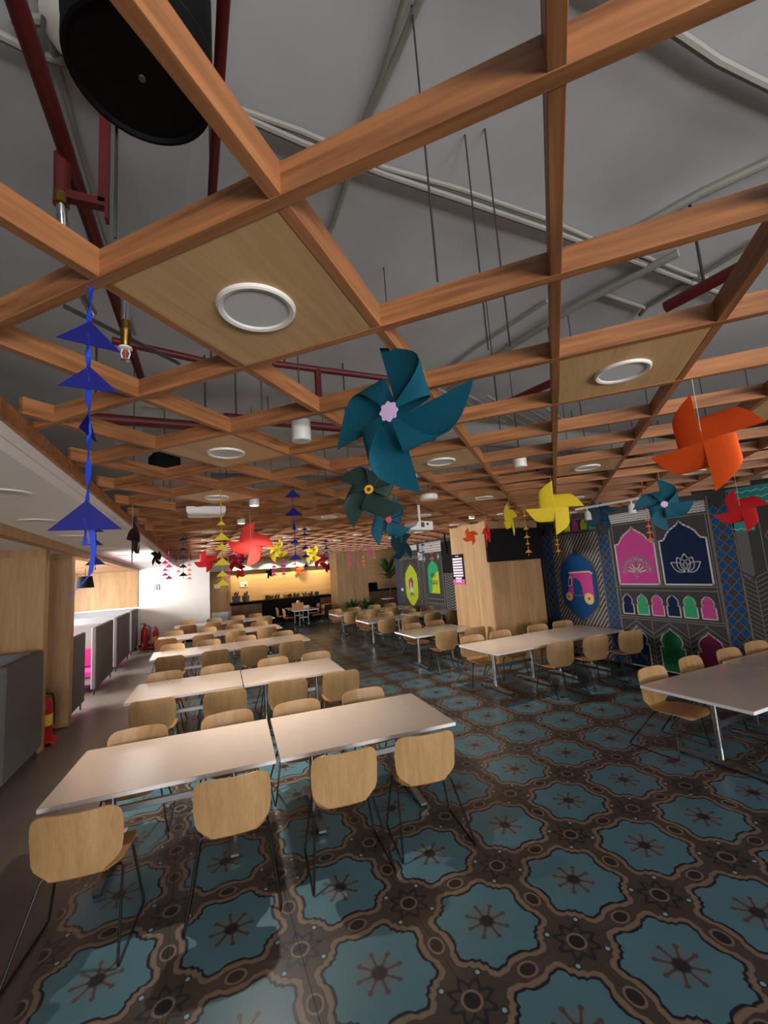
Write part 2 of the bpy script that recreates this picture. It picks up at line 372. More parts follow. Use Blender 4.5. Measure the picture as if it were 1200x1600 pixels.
# --- wooden lattice: diagonal beams hung under the slab
LS, OX, OY, BW, BH = 0.5997, -1.0808, 0.7365, 0.034, 0.086
GX0, GX1, GY0, GY1 = XSOF+0.024, XR, YB+3.2, 21.8
grid = ob('ceiling_grid', None, None, (0, 0, ZG), kind='structure')
def clip_line(c, dirn):
    # line of points p (room xy) = c + t*dirn inside the rectangle
    lo, hi = -1e9, 1e9
    for k, (a, b) in enumerate(((GX0, GX1), (GY0, GY1))):
        if abs(dirn[k]) < 1e-9: continue
        t0, t1 = (a-c[k])/dirn[k], (b-c[k])/dirn[k]; lo = max(lo, min(t0, t1)); hi = min(hi, max(t0, t1))
    return lo, hi
def l2r(x, y): return ((x+y)/S2, (-x+y)/S2)
def beam(c, dirn, z0):
    lo, hi = clip_line(c, dirn)
    if hi-lo < 0.08: return
    m = (c[0]+dirn[0]*(lo+hi)/2, c[1]+dirn[1]*(lo+hi)/2)
    o = MB().box((0, 0, BH/2), (hi-lo, BW, BH), bev=0.0015).build('beam', M_BEAM, grid, loc=(m[0], m[1], z0))
    o.rotation_euler = (0, 0, math.atan2(dirn[1], dirn[0]))
dD, dL = l2r(0, 1), l2r(1, 0)
for i in range(-24, 12): beam(l2r(OX+i*LS-BW/2, 0), dD, 0.0015)
for j in range(-5, 36): beam(l2r(0, OY+j*LS+BW/2), dL, 0.0)
def cellc(i, j): return l2r(OX+(i+0.5)*LS-BW/2, OY+(j+0.5)*LS+BW/2)
# rods that carry the lattice
rodm = MB().tube([(0, 0, 0), (0, 0, ZS-ZG-BH)], 0.004, 6).mesh('hanger_rod', M_RODM)
for j in range(0, 16):
    for i in range(-12, 6):
        if (i*3+j*5) % 4 in (0, 3) and (i+j) % 2:
            x, y = l2r(OX+(i+0.36)*LS, OY+j*LS+BW/2)
            if GX0+0.05 < x < GX1-0.1 and 2.3 < y < 11: ob('hanger_rod', rodm, grid, (x, y, BH))
for u, v in ((684, 440), (763, 547), (797, 541), (180, 372)):
    p = atz(u, v, ZG+BH); ob('hanger_rod', rodm, grid, (p.x, p.y, BH))

# ================================================================== TABLES AND CHAIRS
def make_table(L, D):
    t = thing('dining_table', '', 'table'); H = 0.745
    MB().box((0, 0, H-0.003), (L, D, 0.006), bev=0.002).build('tabletop', M_TOP, t)
    MB().box((0, 0, H-0.0205), (L+0.001, D+0.001, 0.029), bev=0.003).build('edge_band', M_EDGE, t)
    for sx in (-1, 1):
        x = sx*(L/2-0.34)
        leg = MB().tube([(x, 0, 0.05), (x, 0, H-0.06)], 0.030, 16).build('leg', M_CHROME, t, True)
        MB().box((x, 0, H-0.048), (0.09, D-0.34, 0.024), bev=0.004).build('bracket', M_BLACK, leg)
        ft = MB().prism([(-D/2+0.12, 0.028), (D/2-0.12, 0.028), (D/2-0.12, 0.046), (0.05, 0.085), (-0.05, 0.085), (-D/2+0.12, 0.046)], (x-0.03, 0, 0), (0, 1, 0), (0, 0, 1), (0.06, 0, 0)).build('foot', M_CHROME, t)
        for sy in (-1, 1): MB().lathe([(0.028, 0), (0.030, 0.006), (0.026, 0.026), (0.012, 0.03)], (x, sy*(D/2-0.15), 0), 12).build('glide', M_RUBBER, ft, True)
    MB().box((0, 0, 0.40), (L-0.72, 0.03, 0.055), bev=0.004).build('cross_rail', M_ALU, t)
    return t
_tables = {}
def table(x, y, L, D, rz, label, group):
    k = (round(L, 2), round(D, 2))
    if k not in _tables: t = _tables[k] = make_table(L, D)
    else: t = copy_tree(_tables[k])
    t.location = (x, y, 0); t.rotation_euler = (0, 0, rz); relabel(t, label, group); return t
def make_chair():
    t = thing('dining_chair', '', 'chair')
    # backrest: rows from neck to top
    rows = [(0.452, .150), (0.470, .165), (0.492, .200), (0.520, .236), (0.555, .255), (0.62, .262), (0.70, .265), (0.77, .262), (0.805, .253), (0.828, .236), (0.842, .212), (0.850, .175)]
    G = []
    for z, w in rows:
        k = (z-0.452)/0.40; y0 = -0.015-0.055*k
        G.append([(w*c, y0+0.055*(w*c/0.26)**2*(0.35+0.65*min(1, 2.5*k)), z) for c in np.linspace(-1, 1, 13)])
    MB().sheet(G, 0.011).build('backrest', M_CHAIR, t, True)
    rows = [(-0.014, .150, .450), (0.004, .155, .436), (0.030, .170, .430), (0.075, .212, .430), (0.13, .232, .431), (0.22, .240, .433), (0.32, .240, .436), (0.39, .236, .436), (0.43, .222, .430), (0.455, .196, .421), (0.468, .160, .412)]
    G = [[(w*c, y, z+0.018*(c*w/0.24)**2) for c in np.linspace(-1, 1, 11)] for y, w, z in rows]
    MB().sheet(G, 0.011).build('seat', M_SEAT, t, True)
    for s in (-1, 1):
        pts = [(s*0.10, 0.30, 0.418), (s*0.215, 0.315, 0.418), (s*0.232, 0.320, 0.405), (s*0.292, 0.352, 0.03), (s*0.296, 0.348, 0.012), (s*0.300, 0.33, 0.007),
               (s*0.304, -0.17, 0.007), (s*0.303, -0.192, 0.011), (s*0.300, -0.196, 0.03), (s*0.240, 0.085, 0.400), (s*0.226, 0.096, 0.418), (s*0.10, 0.11, 0.418)]
        MB().tube(pts, 0.0085, 8).build('sled_leg', M_BLACK, t, True)
    for q in (0.11, 0.30): MB().tube([(-0.10, q, 0.418), (0.10, q, 0.418)], 0.006, 6).build('seat_support', M_BLACK, t)
    return t
_chair = [None]
def chair(x, y, rz, label, group):
    if _chair[0] is None: c = _chair[0] = make_chair()
    else: c = copy_tree(_chair[0])
    c.location = (x, y, 0); c.rotation_euler = (0, 0, rz); relabel(c, label, group); return c
rad = math.radians
# row name, list of (x centre, y centre, length, depth, rotation), near chairs, far chairs
LROWS = ['frontmost left row', 'second left row', 'third left row', 'fourth left row', 'rearmost left row']
LT = [(4.38, -4.2, [(-0.21, 4.475), (1.46, 4.345)], [(-0.74, 3.58, -9), (0.205, 3.535, -6), (1.035, 3.475, -6), (1.735, 3.435, -10)], [(-0.57, 5.10, -2), (0.26, 5.06, 2), (0.98, 4.99, -3), (1.76, 4.97, -1)]),
      (7.15, -2.6, [(-0.16, 7.25), (1.33, 7.15)], [(-0.55, 6.30, -5), (0.29, 6.14, -6), (1.09, 6.13, -9), (1.84, 6.11, -6)], [(-0.52, 7.98, -3), (0.26, 7.90, 0), (1.16, 7.82, 1), (1.90, 7.76, 1)]),
      (10.65, 0.5, [(-0.125, 10.62), (1.527, 10.64)], [(-0.54, 9.66, -6), (0.29, 9.62, -4), (1.03, 9.52, -7), (1.80, 9.46, -6)], [(-0.58, 11.38, -3), (0.20, 11.34, 2), (1.02, 11.27, -2), (1.94, 11.30, 2)]),
      (13.6, 0.4, [(-0.25, 13.60), (1.405, 13.615)], [(-0.80, 12.70, -6), (0.09, 12.62, -4), (0.90, 12.60, -7), (1.72, 12.58, -5)], [(-0.70, 14.42, 2), (0.22, 14.36, -2), (1.0, 14.34, 3), (1.75, 14.38, -3)]),
      (16.8, 2.0, [(0.02, 16.76), (1.70, 16.86)], [(-0.35, 15.85, 3), (0.42, 15.82, -4), (1.12, 15.86, 2), (2.10, 15.90, -3)], [(-0.40, 17.55, 0), (0.5, 17.56, 3), (1.35, 17.62, -2), (2.0, 17.7, 4)])]
for r, (yc, rot, tabs, near, far) in enumerate(LT):
    L = 1.62 if r != 1 else 1.48
    for k, (x, y) in enumerate(tabs):
        table(x, y, L+0.02 if r != 1 else L, 1.10, rad(rot), 'beige-topped dining table, %s half of the %s' % (('left', 'right')[k], LROWS[r]), 'dining tables in the left rows')
    for k, (x, y, a) in enumerate(near): chair(x, y, rad(a), 'oak plywood chair, near side of the %s, %s from the left' % (LROWS[r], ORD[k]), 'plywood chairs at the left rows')
    for k, (x, y, a) in enumerate(far): chair(x, y, PI+rad(a), 'oak plywood chair, far side of the %s, %s from the left' % (LROWS[r], ORD[k]), 'plywood chairs at the left rows')
RROWS = ['row at right frame edge', 'row by the rickshaw mural', 'table by the wide pillar', 'row beyond the wide pillar', 'row near yellow mural panel']
RT = [(1.66, 1.09, [(5.37, 2.97, 0), (7.06-0.02, 3.03, 0)], [(5.35, 2.02, 4), (6.35, 2.0, -5)], [(4.93, 3.62, 2), (5.72, 3.66, 5), (6.50, 3.64, 0), (7.2, 3.66, -3)]),
      (1.55, 1.08, [(5.18, 6.46, 1.2), (6.74, 6.52, 1.2)], [(5.46, 5.58, -7), (6.24, 5.55, -7), (7.05, 5.50, -9)], [(4.80, 7.12, -3), (5.50, 7.16, 0), (6.50, 7.2, -3), (7.2, 7.2, -6)]),
      (1.55, 1.06, [(5.00, 8.95, 0)], [(4.80, 8.08, -3), (5.49, 8.02, -2)], [(4.80, 9.68, 0), (5.47, 9.68, 2)]),
      (1.55, 1.10, [(5.16, 12.15, 0), (6.78, 12.30, 0)], [(4.80, 11.25, -4), (5.52, 11.20, -5), (6.32, 11.35, -7), (7.0, 11.3, 5)], [(4.75, 12.95, 2), (5.5, 12.92, -3), (6.4, 13.05, 0), (7.1, 13.06, 4)]),
      (1.50, 1.10, [(5.12, 15.05, 1), (6.66, 15.10, 1)], [(4.75, 14.2, 0), (5.55, 14.15, -6), (6.25, 14.13, -4), (7.05, 14.12, 2)], [(4.7, 15.85, 0), (5.45, 15.83, 3), (6.3, 15.9, -2), (7.0, 15.92, 4)])]
for r, (L, D, tabs, near, far) in enumerate(RT):
    for k, (x, y, a) in enumerate(tabs):
        table(x, y, L, D, rad(a), 'pale dining table%s, %s' % ('' if len(tabs) == 1 else (', left half', ', right half')[k], RROWS[r]), 'dining tables on the right side')
    for k, (x, y, a) in enumerate(near): chair(x, y, rad(a), 'oak plywood chair, near side, %s, %s from left' % (RROWS[r], ORD[k]), 'plywood chairs on the right side')
    for k, (x, y, a) in enumerate(far): chair(x, y, PI+rad(a), 'oak plywood chair, far side, %s, %s from left' % (RROWS[r], ORD[k]), 'plywood chairs on the right side')
table(4.14, 18.75, 1.06, 1.05, 0, 'white table holding the paper bag before the counter, near half', 'tables before the counter')
table(4.16, 19.85, 1.06, 1.05, 0, 'white table before the counter, far half behind the paper bag', 'tables before the counter')
for k, (x, y, a, lb) in enumerate([(3.3, 18.75, -90, 'left of the paper bag table'), (5.0, 18.8, 90, 'right of the paper bag table'), (5.05, 19.8, 90, 'right of the paper bag table, further back'), (3.2, 19.85, -90, 'left of the paper bag table, further back')]):
    chair(x, y, rad(a), 'oak plywood chair before the counter, '+lb, 'plywood chairs before the counter')

# ================================================================== CEILING FITTINGS
def make_panel():
    t = thing('ceiling_light_panel', '', 'ceiling light')
    w = LS-BW-0.002
    MB().box((0, 0, 0.008), (w, w, 0.016), bev=0.001).build('panel', M_PANEL, t)
    MB().lathe([(0.098, 0.0), (0.104, -0.010), (0.116, -0.013), (0.122, -0.009), (0.124, 0.0)], n=40).build('ring', M_RING, t, True)
    MB().lathe([(0.0, -0.0045), (0.100, -0.0045), (0.1, 0.0)], n=40).build('diffuser', M_LITE, t)
    return t
_pan = None; rows_ = {}
for i in range(-14, 9):
    for j in range(-2, 20):
        if i % 2 == 0 and j % 2 == 0 and ((i+j)//2) % 2 == 0:
            x, y = cellc(i, j)
            if GX0+0.45 < x < GX1-0.4 and 0.5 < y < 13.2: rows_.setdefault(round(y, 1), []).append((x, y))
for r, y_ in enumerate(sorted(rows_)):
    for k, (x, y) in enumerate(sorted(rows_[y_])):
        if x < 0.3 and 5.5 < y < 7: continue
        if _pan is None: o = _pan = make_panel()
        else: o = copy_tree(_pan)
        o.location = (x, y, ZG+0.003); o.rotation_euler = (0, 0, rad(45))
        relabel(o, 'square oak ceiling panel with round white light, %s row from the camera, %s from left' % (ORD[r], ORD[k]), 'round lights in square oak panels')
def downlight(i, j, lit, label, z=ZG, power=330):
    x, y = cellc(i, j); t = thing('downlight', label, 'ceiling light', (x, y, z-0.02), group='white cylinder downlights')
    MB().lathe([(0.050, 0.0), (0.056, -0.002), (0.060, 0.004), (0.060, 0.13), (0.05, 0.135)], n=24).build('housing', M_RING, t, True)
    MB().lathe([(0.030, 0.020), (0.049, 0.0005), (0.0495, 0.0)], n=24).build('reflector', M_CHROME, t, True)
    MB().lathe([(0.0, 0.0), (0.048, 0.0), (0.046, -0.003)], n=24).build('lamp', M_GLOW if lit else M_LITE, t)
    MB().tube([(0, 0, 0.13), (0, 0, ZS-z+0.02)], 0.004, 6).build('drop_rod', M_RODM, t)
    if lit:
        l = bpy.data.lights.new('downlight_beam', 'SPOT'); l.energy = power; l.color = (1, 0.93, 0.83); l.spot_size = 1.9; l.spot_blend = 0.8; l.shadow_soft_size = 0.04
        lo = bpy.data.objects.new('downlight_beam', l); COL.objects.link(lo); lo.parent = t; lo.location = (0, 0, -0.012)
downlight(-1, 2, False, 'unlit white cylinder downlight hanging left of the big teal pinwheel')
downlight(1, 5, False, 'unlit white cylinder downlight above the yellow pinwheels')
downlight(-4, 5, True, 'glowing cylinder downlight above the coral pinwheel, nearer of two')
downlight(-6, 7, True, 'glowing cylinder downlight above the coral pinwheel, further of two')
downlight(-1, 12, True, 'glowing cylinder downlight left of the wide wooden pillar', power=230)
# ceiling speaker disc, cassette, projector
def hang(o, x, y, z0): MB().tube([(0, 0, z0), (0, 0, ZS-o.location.z)], 0.005, 6).build('drop_rod', M_RODM, o)
p = atz(670, 777, 3.02); t = thing('ceiling_speaker', 'round white ceiling speaker on a short drop, right of dark green pinwheel', 'speaker', p)
MB().lathe([(0.0, -0.03), (0.09, -0.03), (0.105, -0.015), (0.105, 0.02), (0.09, 0.035), (0, 0.035)], n=24).build('body', M_RING, t, True); hang(t, 0, 0, 0.035)
p = atz(322, 803, 3.05); t = thing('air_cassette', 'white square air outlet with chamfered rim set in the lattice', 'air outlet', p, rad(45))
MB().lathe([(0.27, -0.02), (0.30, 0.0), (0.30, 0.06), (0.24, 0.07)], n=4).build('body', M_WHITE, t); MB().lathe([(0.0, -0.021), (0.2, -0.021), (0.21, -0.024), (0.23, -0.021), (0.23, -0.019), (0.0, -0.0185)], n=4).build('grille', M_RING, t); hang(t, 0, 0, 0.07)
p = atd(648, 824, 6.0); t = thing('projector', 'white ceiling projector with a slanted front, beyond the teal pinwheels', 'projector', p, rad(12))
MB().prism([(-0.26, -0.05), (0.21, -0.05), (0.21, 0.07), (-0.04, 0.07), (-0.11, 0.0)], (0, -0.15, 0), (1, 0, 0), (0, 0, 1), (0, 0.3, 0)).build('body', M_WHITE, t)
MB().box((0.02, -0.152, 0.02), (0.06, 0.006, 0.07)).build('vent', M_STEEL, t); MB().lathe([(0.018, 0), (0.018, 0.004), (0, 0.005)], (0, 0, 0), 14).build('lens', M_SCREEN, t, loc=(0.11, -0.15, 0.03), rot=(PI/2, 0, 0))
MB().tube([(0.1, 0, 0.07), (0.1, 0, ZS-p.z)], 0.018, 8).build('drop_pole', M_RING, t)
# big black drum, black duct box
p = atz(222, 128, 3.50); t = thing('drum_lamp', 'big black drum pendant above the lattice at the top left', 'pendant lamp', p)
MB().lathe([(0.0, 0.010), (0.150, 0.010), (0.156, 0.0), (0.164, 0.0), (0.166, 0.006), (0.166, 0.30), (0.150, 0.33), (0.0, 0.34)], n=48).build('drum', M_MATTE, t, True)
MB().lathe([(0.1665, 0.085), (0.1685, 0.087), (0.1685, 0.089), (0.1665, 0.091)], n=48).build('seam', M_BLACK, t); MB().lathe([(0.0, 0.006), (0.008, 0.007), (0.009, 0.010)], n=10).build('screw', M_STEEL, t)
MB().tube([(0, 0, 0.33), (0, 0, ZS-p.z)], 0.012, 8).build('drop_pole', M_MATTE, t)
p = atz(150, 40, 4.24); MB().lathe([(0.14, -0.06), (0.16, -0.05), (0.16, 0.059), (0.1, 0.059)], n=32).build('smoke_vent', M_CEILW, None, True, loc=p, label='round whitish ceiling vent behind the black drum', cat='vent')
p = atd(257, 724, 4.1); t = thing('duct_box', 'small black box above the lattice at the left', 'speaker', p, rad(20)); MB().box((0, 0, 0), (0.24, 0.2, 0.17), bev=0.02).build('body', M_MATTE, t); hang(t, 0, 0, 0.08)

# red sprinkler pipes and brackets
def pipe(name, pts, r, mat, label, cat, n=10, parent=None):
    o = MB().tube(pts, r, n).build(name, mat, parent, True)
    if parent is None: o['label'] = label; o['category'] = cat
    return o
a, b = atz(28, 10, 3.95), atz(150, 378, 3.95); d_ = (b-a)
t = thing('sprinkler_pipe', 'thick dark red sprinkler pipe crossing the slab at the far top left', 'pipe', (a.x, a.y, 3.95))
MB().tube([(-d_*0.5).to_tuple(), (d_*2.6).to_tuple()], 0.030, 12).build('pipe', M_RED, t, True)
e = atz(98, 245, 3.95)-a; MB().tube([(e.x, e.y, e.z), (e.x, e.y, -0.20)], [0.030, 0.026], 12).build('elbow', M_RED, t, True)
MB().tube([(e.x, e.y, -0.17), (e.x, e.y, -0.215)], 0.028, 12).build('brass_collar', plain('brass', (150, 120, 60), 0.35, 1.0), t, True)
hp_ = [(e.x, e.y, -0.2), (e.x+0.005, e.y+0.03, -0.34), (e.x+0.02, e.y+0.12, -0.44), (e.x+0.05, e.y+0.30, -0.47)]
MB().tube(hp_, [0.019, 0.021, 0.019, 0.019], 12).build('flexible_hose', M_CHROME, t, True)
for q in (0.2, 1.6): MB().tube([tuple(d_*q), tuple(d_*q+Vector((0, 0, ZS-3.95)))], 0.008, 6).build('pipe_hanger', M_RODM, t)
def redpipe(p1, p2, z, r, label, drop=None):
    a, b = atz(*p1, z), atz(*p2, z)
    if p2[0] > 1150: b = b+(b-a).normalized()*2.2
    t = thing('sprinkler_pipe', label, 'pipe', a); d_ = b-a
    MB().tube([(0, 0, 0), tuple(d_)], r, 10).build('pipe', M_RED, t, True)
    for q in (0.08, 0.9): MB().tube([tuple(d_*q), tuple(d_*q+Vector((0, 0, ZS-z)))], 0.008, 6).build('pipe_hanger', M_RODM, t)
    if drop: q = d_*drop; MB().tube([tuple(q), (q.x, q.y, -0.25)], r*1.1, 8).build('dropper', M_RED, t, True)
redpipe((352, -40), (330, 330), 3.72, 0.017, 'narrow dark red pipe running away behind the black drum')
redpipe((175, 532), (345, 570), 3.80, 0.024, 'dark red pipe behind the near sprinkler head')
redpipe((425, 568), (640, 596), 3.80, 0.024, 'dark red pipe behind the top of the big teal pinwheel', 0.3)
redpipe((130, 652), (340, 668), 3.62, 0.045, 'fat dark red pipe behind the blue kite string')
redpipe((350, 652), (560, 672), 3.62, 0.04, 'fat dark red pipe behind the nearer white downlight')
redpipe((1040, 480), (1200, 395), 3.75, 0.035, 'dark red pipe at the right above the lattice')
redpipe((770, 640), (880, 590), 3.75, 0.035, 'dark red pipe above the lattice left of the right panel light')
# U shaped red hanger bracket by the drum
p = atz(162, 320, 3.78); t = thing('pipe_bracket', 'dark red angled bracket under the thick pipe beside the drum', 'bracket', p)
MB().box((0, 0, 0.26), (0.035, 0.035, 0.52)).build('post', M_RED, t); MB().box((-0.07, 0.0, 0.0), (0.17, 0.035, 0.035)).build('arm', M_RED, t); MB().box((0.012, 0, -0.02), (0.012, 0.04, 0.10)).build('lip', M_RED, t)
# sprinkler head
p = atz(196, 560, 3.15); t = thing('fire_sprinkler', 'white and brass fire sprinkler on a chrome drop beside the blue kites', 'sprinkler', p)
MB().tube([(0, 0, 0.42), (0, 0, 0.16)], 0.017, 14).build('flexible_drop', M_CHROME, t, True)
MB().lathe([(0.013, 0.05), (0.017, 0.055), (0.017, 0.10), (0.020, 0.105), (0.020, 0.125), (0.015, 0.13), (0.015, 0.18)], n=16).build('body', plain('brass', (150, 120, 60), 0.35, 1.0), t, True)
MB().lathe([(0.0, 0.052), (0.024, 0.046), (0.025, 0.040), (0.018, 0.038), (0.0, 0.038)], n=20).build('escutcheon', M_WHITE, t, True)
for s in (-1, 1): MB().tube([(s*0.010, 0, 0.04), (s*0.016, 0, 0.02), (s*0.010, 0, 0.0), (0, 0, -0.004)], 0.0028, 6).build('yoke_arm', M_RING, t, True)
MB().tube([(0, 0, 0.038), (0, 0, 0.0)], 0.0035, 8).build('glass_bulb', plain('bulb_red', (196, 60, 40), 0.2), t); MB().lathe([(0, -0.004), (0.016, -0.006), (0.016, -0.009), (0, -0.010)], n=14).build('deflector', M_CHROME, t)
a, b = atz(100, 478, 3.36), atz(280, 568, 3.36); MB().tube([tuple(Vector(a)-p), tuple(Vector(b)-p)], 0.011, 4).build('support_bar', M_STEEL, t)
# painted conduits fixed to the slab: they belong to the ceiling
def conduit(px, r=0.016, z=ZS-0.03, e0=0.0, e1=0.0):
    P = [atz(u, v, z) for u, v in px]
    if e0: P.insert(0, P[0]+(P[0]-P[1]).normalized()*e0)
    if e1: P.append(P[-1]+(P[-1]-P[-2]).normalized()*e1)
    MB().tube([tuple(p) for p in P], r, 8).build('conduit', M_PIPE, ceil, True)
conduit([(388, 176), (470, 205), (600, 262), (720, 296), (860, 345), (940, 380)], 0.014, e0=0.5, e1=2.0)
conduit([(398, 190), (470, 222), (600, 272), (720, 312), (860, 360), (930, 386)], 0.018, ZS-0.04, 0.5, 2.0)
conduit([(668, -30), (618, 90), (580, 172), (520, 350), (480, 420)], 0.016, e0=2.5, e1=1.0)
conduit([(640, -30), (600, 110), (572, 180)], 0.012, e0=2.5, e1=0.3)
conduit([(1010, 20), (1120, 95), (1230, 150)], 0.020, e0=2.0, e1=2.5)
conduit([(1230, 240), (1100, 300), (1010, 350)], 0.024, e0=2.5, e1=0.6)
conduit([(1060, 395), (900, 478), (800, 540), (700, 610)], 0.030, ZS-0.06)
conduit([(1190, 372), (1010, 480), (1000, 492)], 0.018)
conduit([(1010, 482), (938, 458)], 0.016)
conduit([(1000, 398), (1080, 430), (1130, 440)], 0.014)
conduit([(855, 470), (740, 545), (640, 620)], 0.016)
conduit([(0, 55), (60, 85), (110, 100)], 0.018, e0=1.5); conduit([(65, 0), (78, 60), (130, 250), (170, 385)], 0.013, e0=1.0, e1=1.0)
conduit([(20, 30), (70, 32)], 0.018); conduit([(20, 30), (45, 70), (60, 95)], 0.012)
for k in range(6):
    conduit([(640+40*k, 600+6*k), (760+30*k, 655+4*k)], 0.02, ZS-0.1)
# long ducts that show as pale bands far back over the lattice
for k, (a, b) in enumerate([((2.6, 4.3, 3.85), (7.3, 4.3, 3.85)), ((0.2, 7.4, 3.85), (7.3, 7.4, 3.85)), ((-0.5, 4.78, 3.9), (2.0, 4.78, 3.9))]):
    a, b = Vector(a), Vector(b); z = a.z; t = thing('air_duct', ('round grey air duct above the lattice right of centre', 'grey air duct above the lattice further back', 'pale air duct above the lattice at the left')[k], 'duct', a)
    d_ = b-a; MB().tube([(0, 0, 0), tuple(d_)], 0.15, 20).build('duct', M_PIPE, t, True)
    for q in (0.1, 0.5, 0.9): MB().tube([tuple(d_*q), tuple(d_*q+Vector((0, 0, ZS-z)))], 0.006, 6).build('strap', M_RODM, t)
# recessed lights in the white soffit
for k, (u, v) in enumerate([(2, 770), (58, 814), (112, 838), (168, 857), (186, 868)]):
    p = atz(u, v, ZW); o = MB().lathe([(0.0, -0.006), (0.115, -0.006), (0.13, -0.012), (0.15, -0.008), (0.155, 0.0)], n=32).build('soffit_light', M_RING, None, True, loc=p, label='flat round light in the white ceiling, %s from the camera' % ORD[k], cat='ceiling light', group='round lights in the white ceiling')

# ================================================================== HANGING DECORATIONS
PAPER = {'teal': (14, 86, 108), 'dteal': (18, 60, 74), 'dgreen': (44, 66, 60), 'orange': (250, 98, 36), 'yellow': (226, 200, 44), 'coral': (236, 66, 58), 'red': (196, 30, 36),
         'dred': (150, 24, 34), 'plum': (58, 34, 46), 'black': (26, 28, 28), 'blue': (12, 14, 112), 'navy': (28, 34, 84), 'pink': (226, 84, 160), 'magenta': (214, 50, 140),
         'peach': (240, 130, 100), 'salmon': (236, 100, 84), 'gold': (214, 158, 30), 'ribbon': (30, 66, 190)}
def paper(k):
    n = 'paper_'+k
    if n in MATS: return MATS[n]
    nt = NT(n); c = srgb(*PAPER[k]); tc = nt.n('ShaderNodeTexCoord'); nz = nt.n('ShaderNodeTexNoise'); nz.inputs['Scale'].default_value = 40; nt.ln(tc.outputs['Object'], nz.inputs['Vector'])
    cc = cmix(nt, E_(nt, nz.outputs[0]), tuple(x*0.9 for x in c[:3])+(1,), tuple(min(1, x*1.1) for x in c[:3])+(1,))
    nt.ln(cc, nt.b.inputs['Base Color']); nt.b.inputs['Roughness'].default_value = 0.6; nt.b.inputs['Specular IOR Level'].default_value = 0.25
    tr = nt.n('ShaderNodeBsdfTranslucent'); nt.ln(cc, tr.inputs[0]); mx = nt.n('ShaderNodeMixShader'); mx.inputs[0].default_value = 0.22
    out = nt.t.nodes['Material Output']; nt.ln(nt.b.outputs[0], mx.inputs[1]); nt.ln(tr.outputs[0], mx.inputs[2]); nt.ln(mx.outputs[0], out.inputs[0])
    MATS[n] = nt.m; return nt.m
def blade_mesh(R, mat):
    G = []; n = 12
    for i in range(n+1):
        tt = i/n; row = []
        for j in range(n+1):
            t = tt*(1-j/n*0.999) if True else 0
            s = j/n
            # point of the flat triangle: distance s along the tip edge, t along the folded edge
            X = 0.50*math.sin(PI*min(1, t)); Y = 0.15*(1-math.cos(PI*t))*0.5+0.05*t
            row.append((R*(X), -R*Y*1.25, R*s))
        G.append(row)
    return MB().sheet(G, 0.0022).mesh('blade', mat, True)
_blades = {}
FLOW = {'lilac': (206, 176, 222), 'sun': (226, 170, 40), 'dot': (214, 34, 44), 'none': None}
def snap(p):
    # slide a point along its own sight line until it is straight below a beam
    best = None
    for c, o0 in (((p.x-p.y)/S2, OX-BW/2), ((p.x+p.y)/S2, OY+BW/2)):
        if abs(c) < 0.3: continue
        n = round((c-o0)/LS)
        for m in (n-1, n, n+1):
            k = (o0+m*LS)/c
            if 0.8 < k < 1.25 and (best is None or abs(k-1) < abs(best-1)): best = k
    return best or 1.0
def pinwheel(u, v, rpx, colour, label, roll=0, yaw=0, back=False, badge=None, R=0.30, tilt=0):
    p = atd(u, v, FPX*R/rpx); k_ = snap(p); p = atd(u, v, FPX*R/rpx*k_); R = R*k_
    rz = math.atan2(-p.x, p.y)+rad(yaw)+(PI if back else 0)
    t = thing('paper_pinwheel', label, 'pinwheel', p, group='paper pinwheels hanging from the lattice', rot=(rad(tilt), 0, rz))
    mat = paper(colour)
    bm = blade_mesh(R, mat)
    for k in range(4):
        ob('blade', bm, t, rot=(0, rad(roll)+k*PI/2, 0))
    if badge:
        n = 10; rr = R*0.115; pts = []
        for k in range(n*6):
            a = 2*PI*k/(n*6); q = rr*(1+0.10*math.cos(a*(8 if badge == 'lilac' else 13))) if badge != 'dot' else rr
            pts.append((q*math.cos(a), q*math.sin(a)))
        b_ = MB().prism(pts, (0, -R*0.25, 0), (1, 0, 0), (0, 0, 1), (0, -0.004, 0)).build('badge', plain('badge_'+badge, FLOW[badge], 0.6), t)
        if badge == 'sun': MB().lathe([(0, 0.003), (rr*0.42, 0.002), (rr*0.45, 0)], n=16).build('badge_eye', plain('badge_eye', (110, 40, 20)), b_, loc=(0, -R*0.25-0.004, 0), rot=(PI/2, 0, 0))
    if p.z < ZG: MB().tube([(0, 0, R*0.2), (0, 0, ZG+0.02-p.z)], 0.0012, 5).build('thread', M_RING, t)
    return t
pinwheel(624, 652, 127, 'teal', 'largest teal paper pinwheel with a lilac flower badge, near the middle', roll=-12, yaw=-28, badge='lilac')
pinwheel(580, 770, 62, 'dgreen', 'dark green paper pinwheel with a yellow sunflower badge', roll=28, yaw=-12, badge='sun', tilt=-10)
pinwheel(604, 813, 42, 'teal', 'small teal paper pinwheel with a red dot badge', roll=20, yaw=18, badge='dot')
pinwheel(628, 853, 27, 'dteal', 'dark teal paper pinwheel in front of the far mural wall', roll=40, yaw=40, back=True)
pinwheel(1098, 690, 80, 'orange', 'big orange paper pinwheel at the right edge', roll=4, yaw=-22, back=True, R=0.27)
pinwheel(866, 793, 43, 'yellow', 'big yellow paper pinwheel left of the rickshaw mural', roll=-2, yaw=8, back=True)
pinwheel(798, 811, 27, 'yellow', 'yellow paper pinwheel turned edge-on before the screen', roll=12, yaw=66, back=True, R=0.24)
pinwheel(937, 806, 27, 'dteal', 'very dark teal paper pinwheel by the track lights', roll=12, yaw=24, back=True)
pinwheel(1036, 789, 42, 'teal', 'dark teal paper pinwheel with a lilac badge, above the lotus mural', roll=-4, yaw=10, badge='lilac')
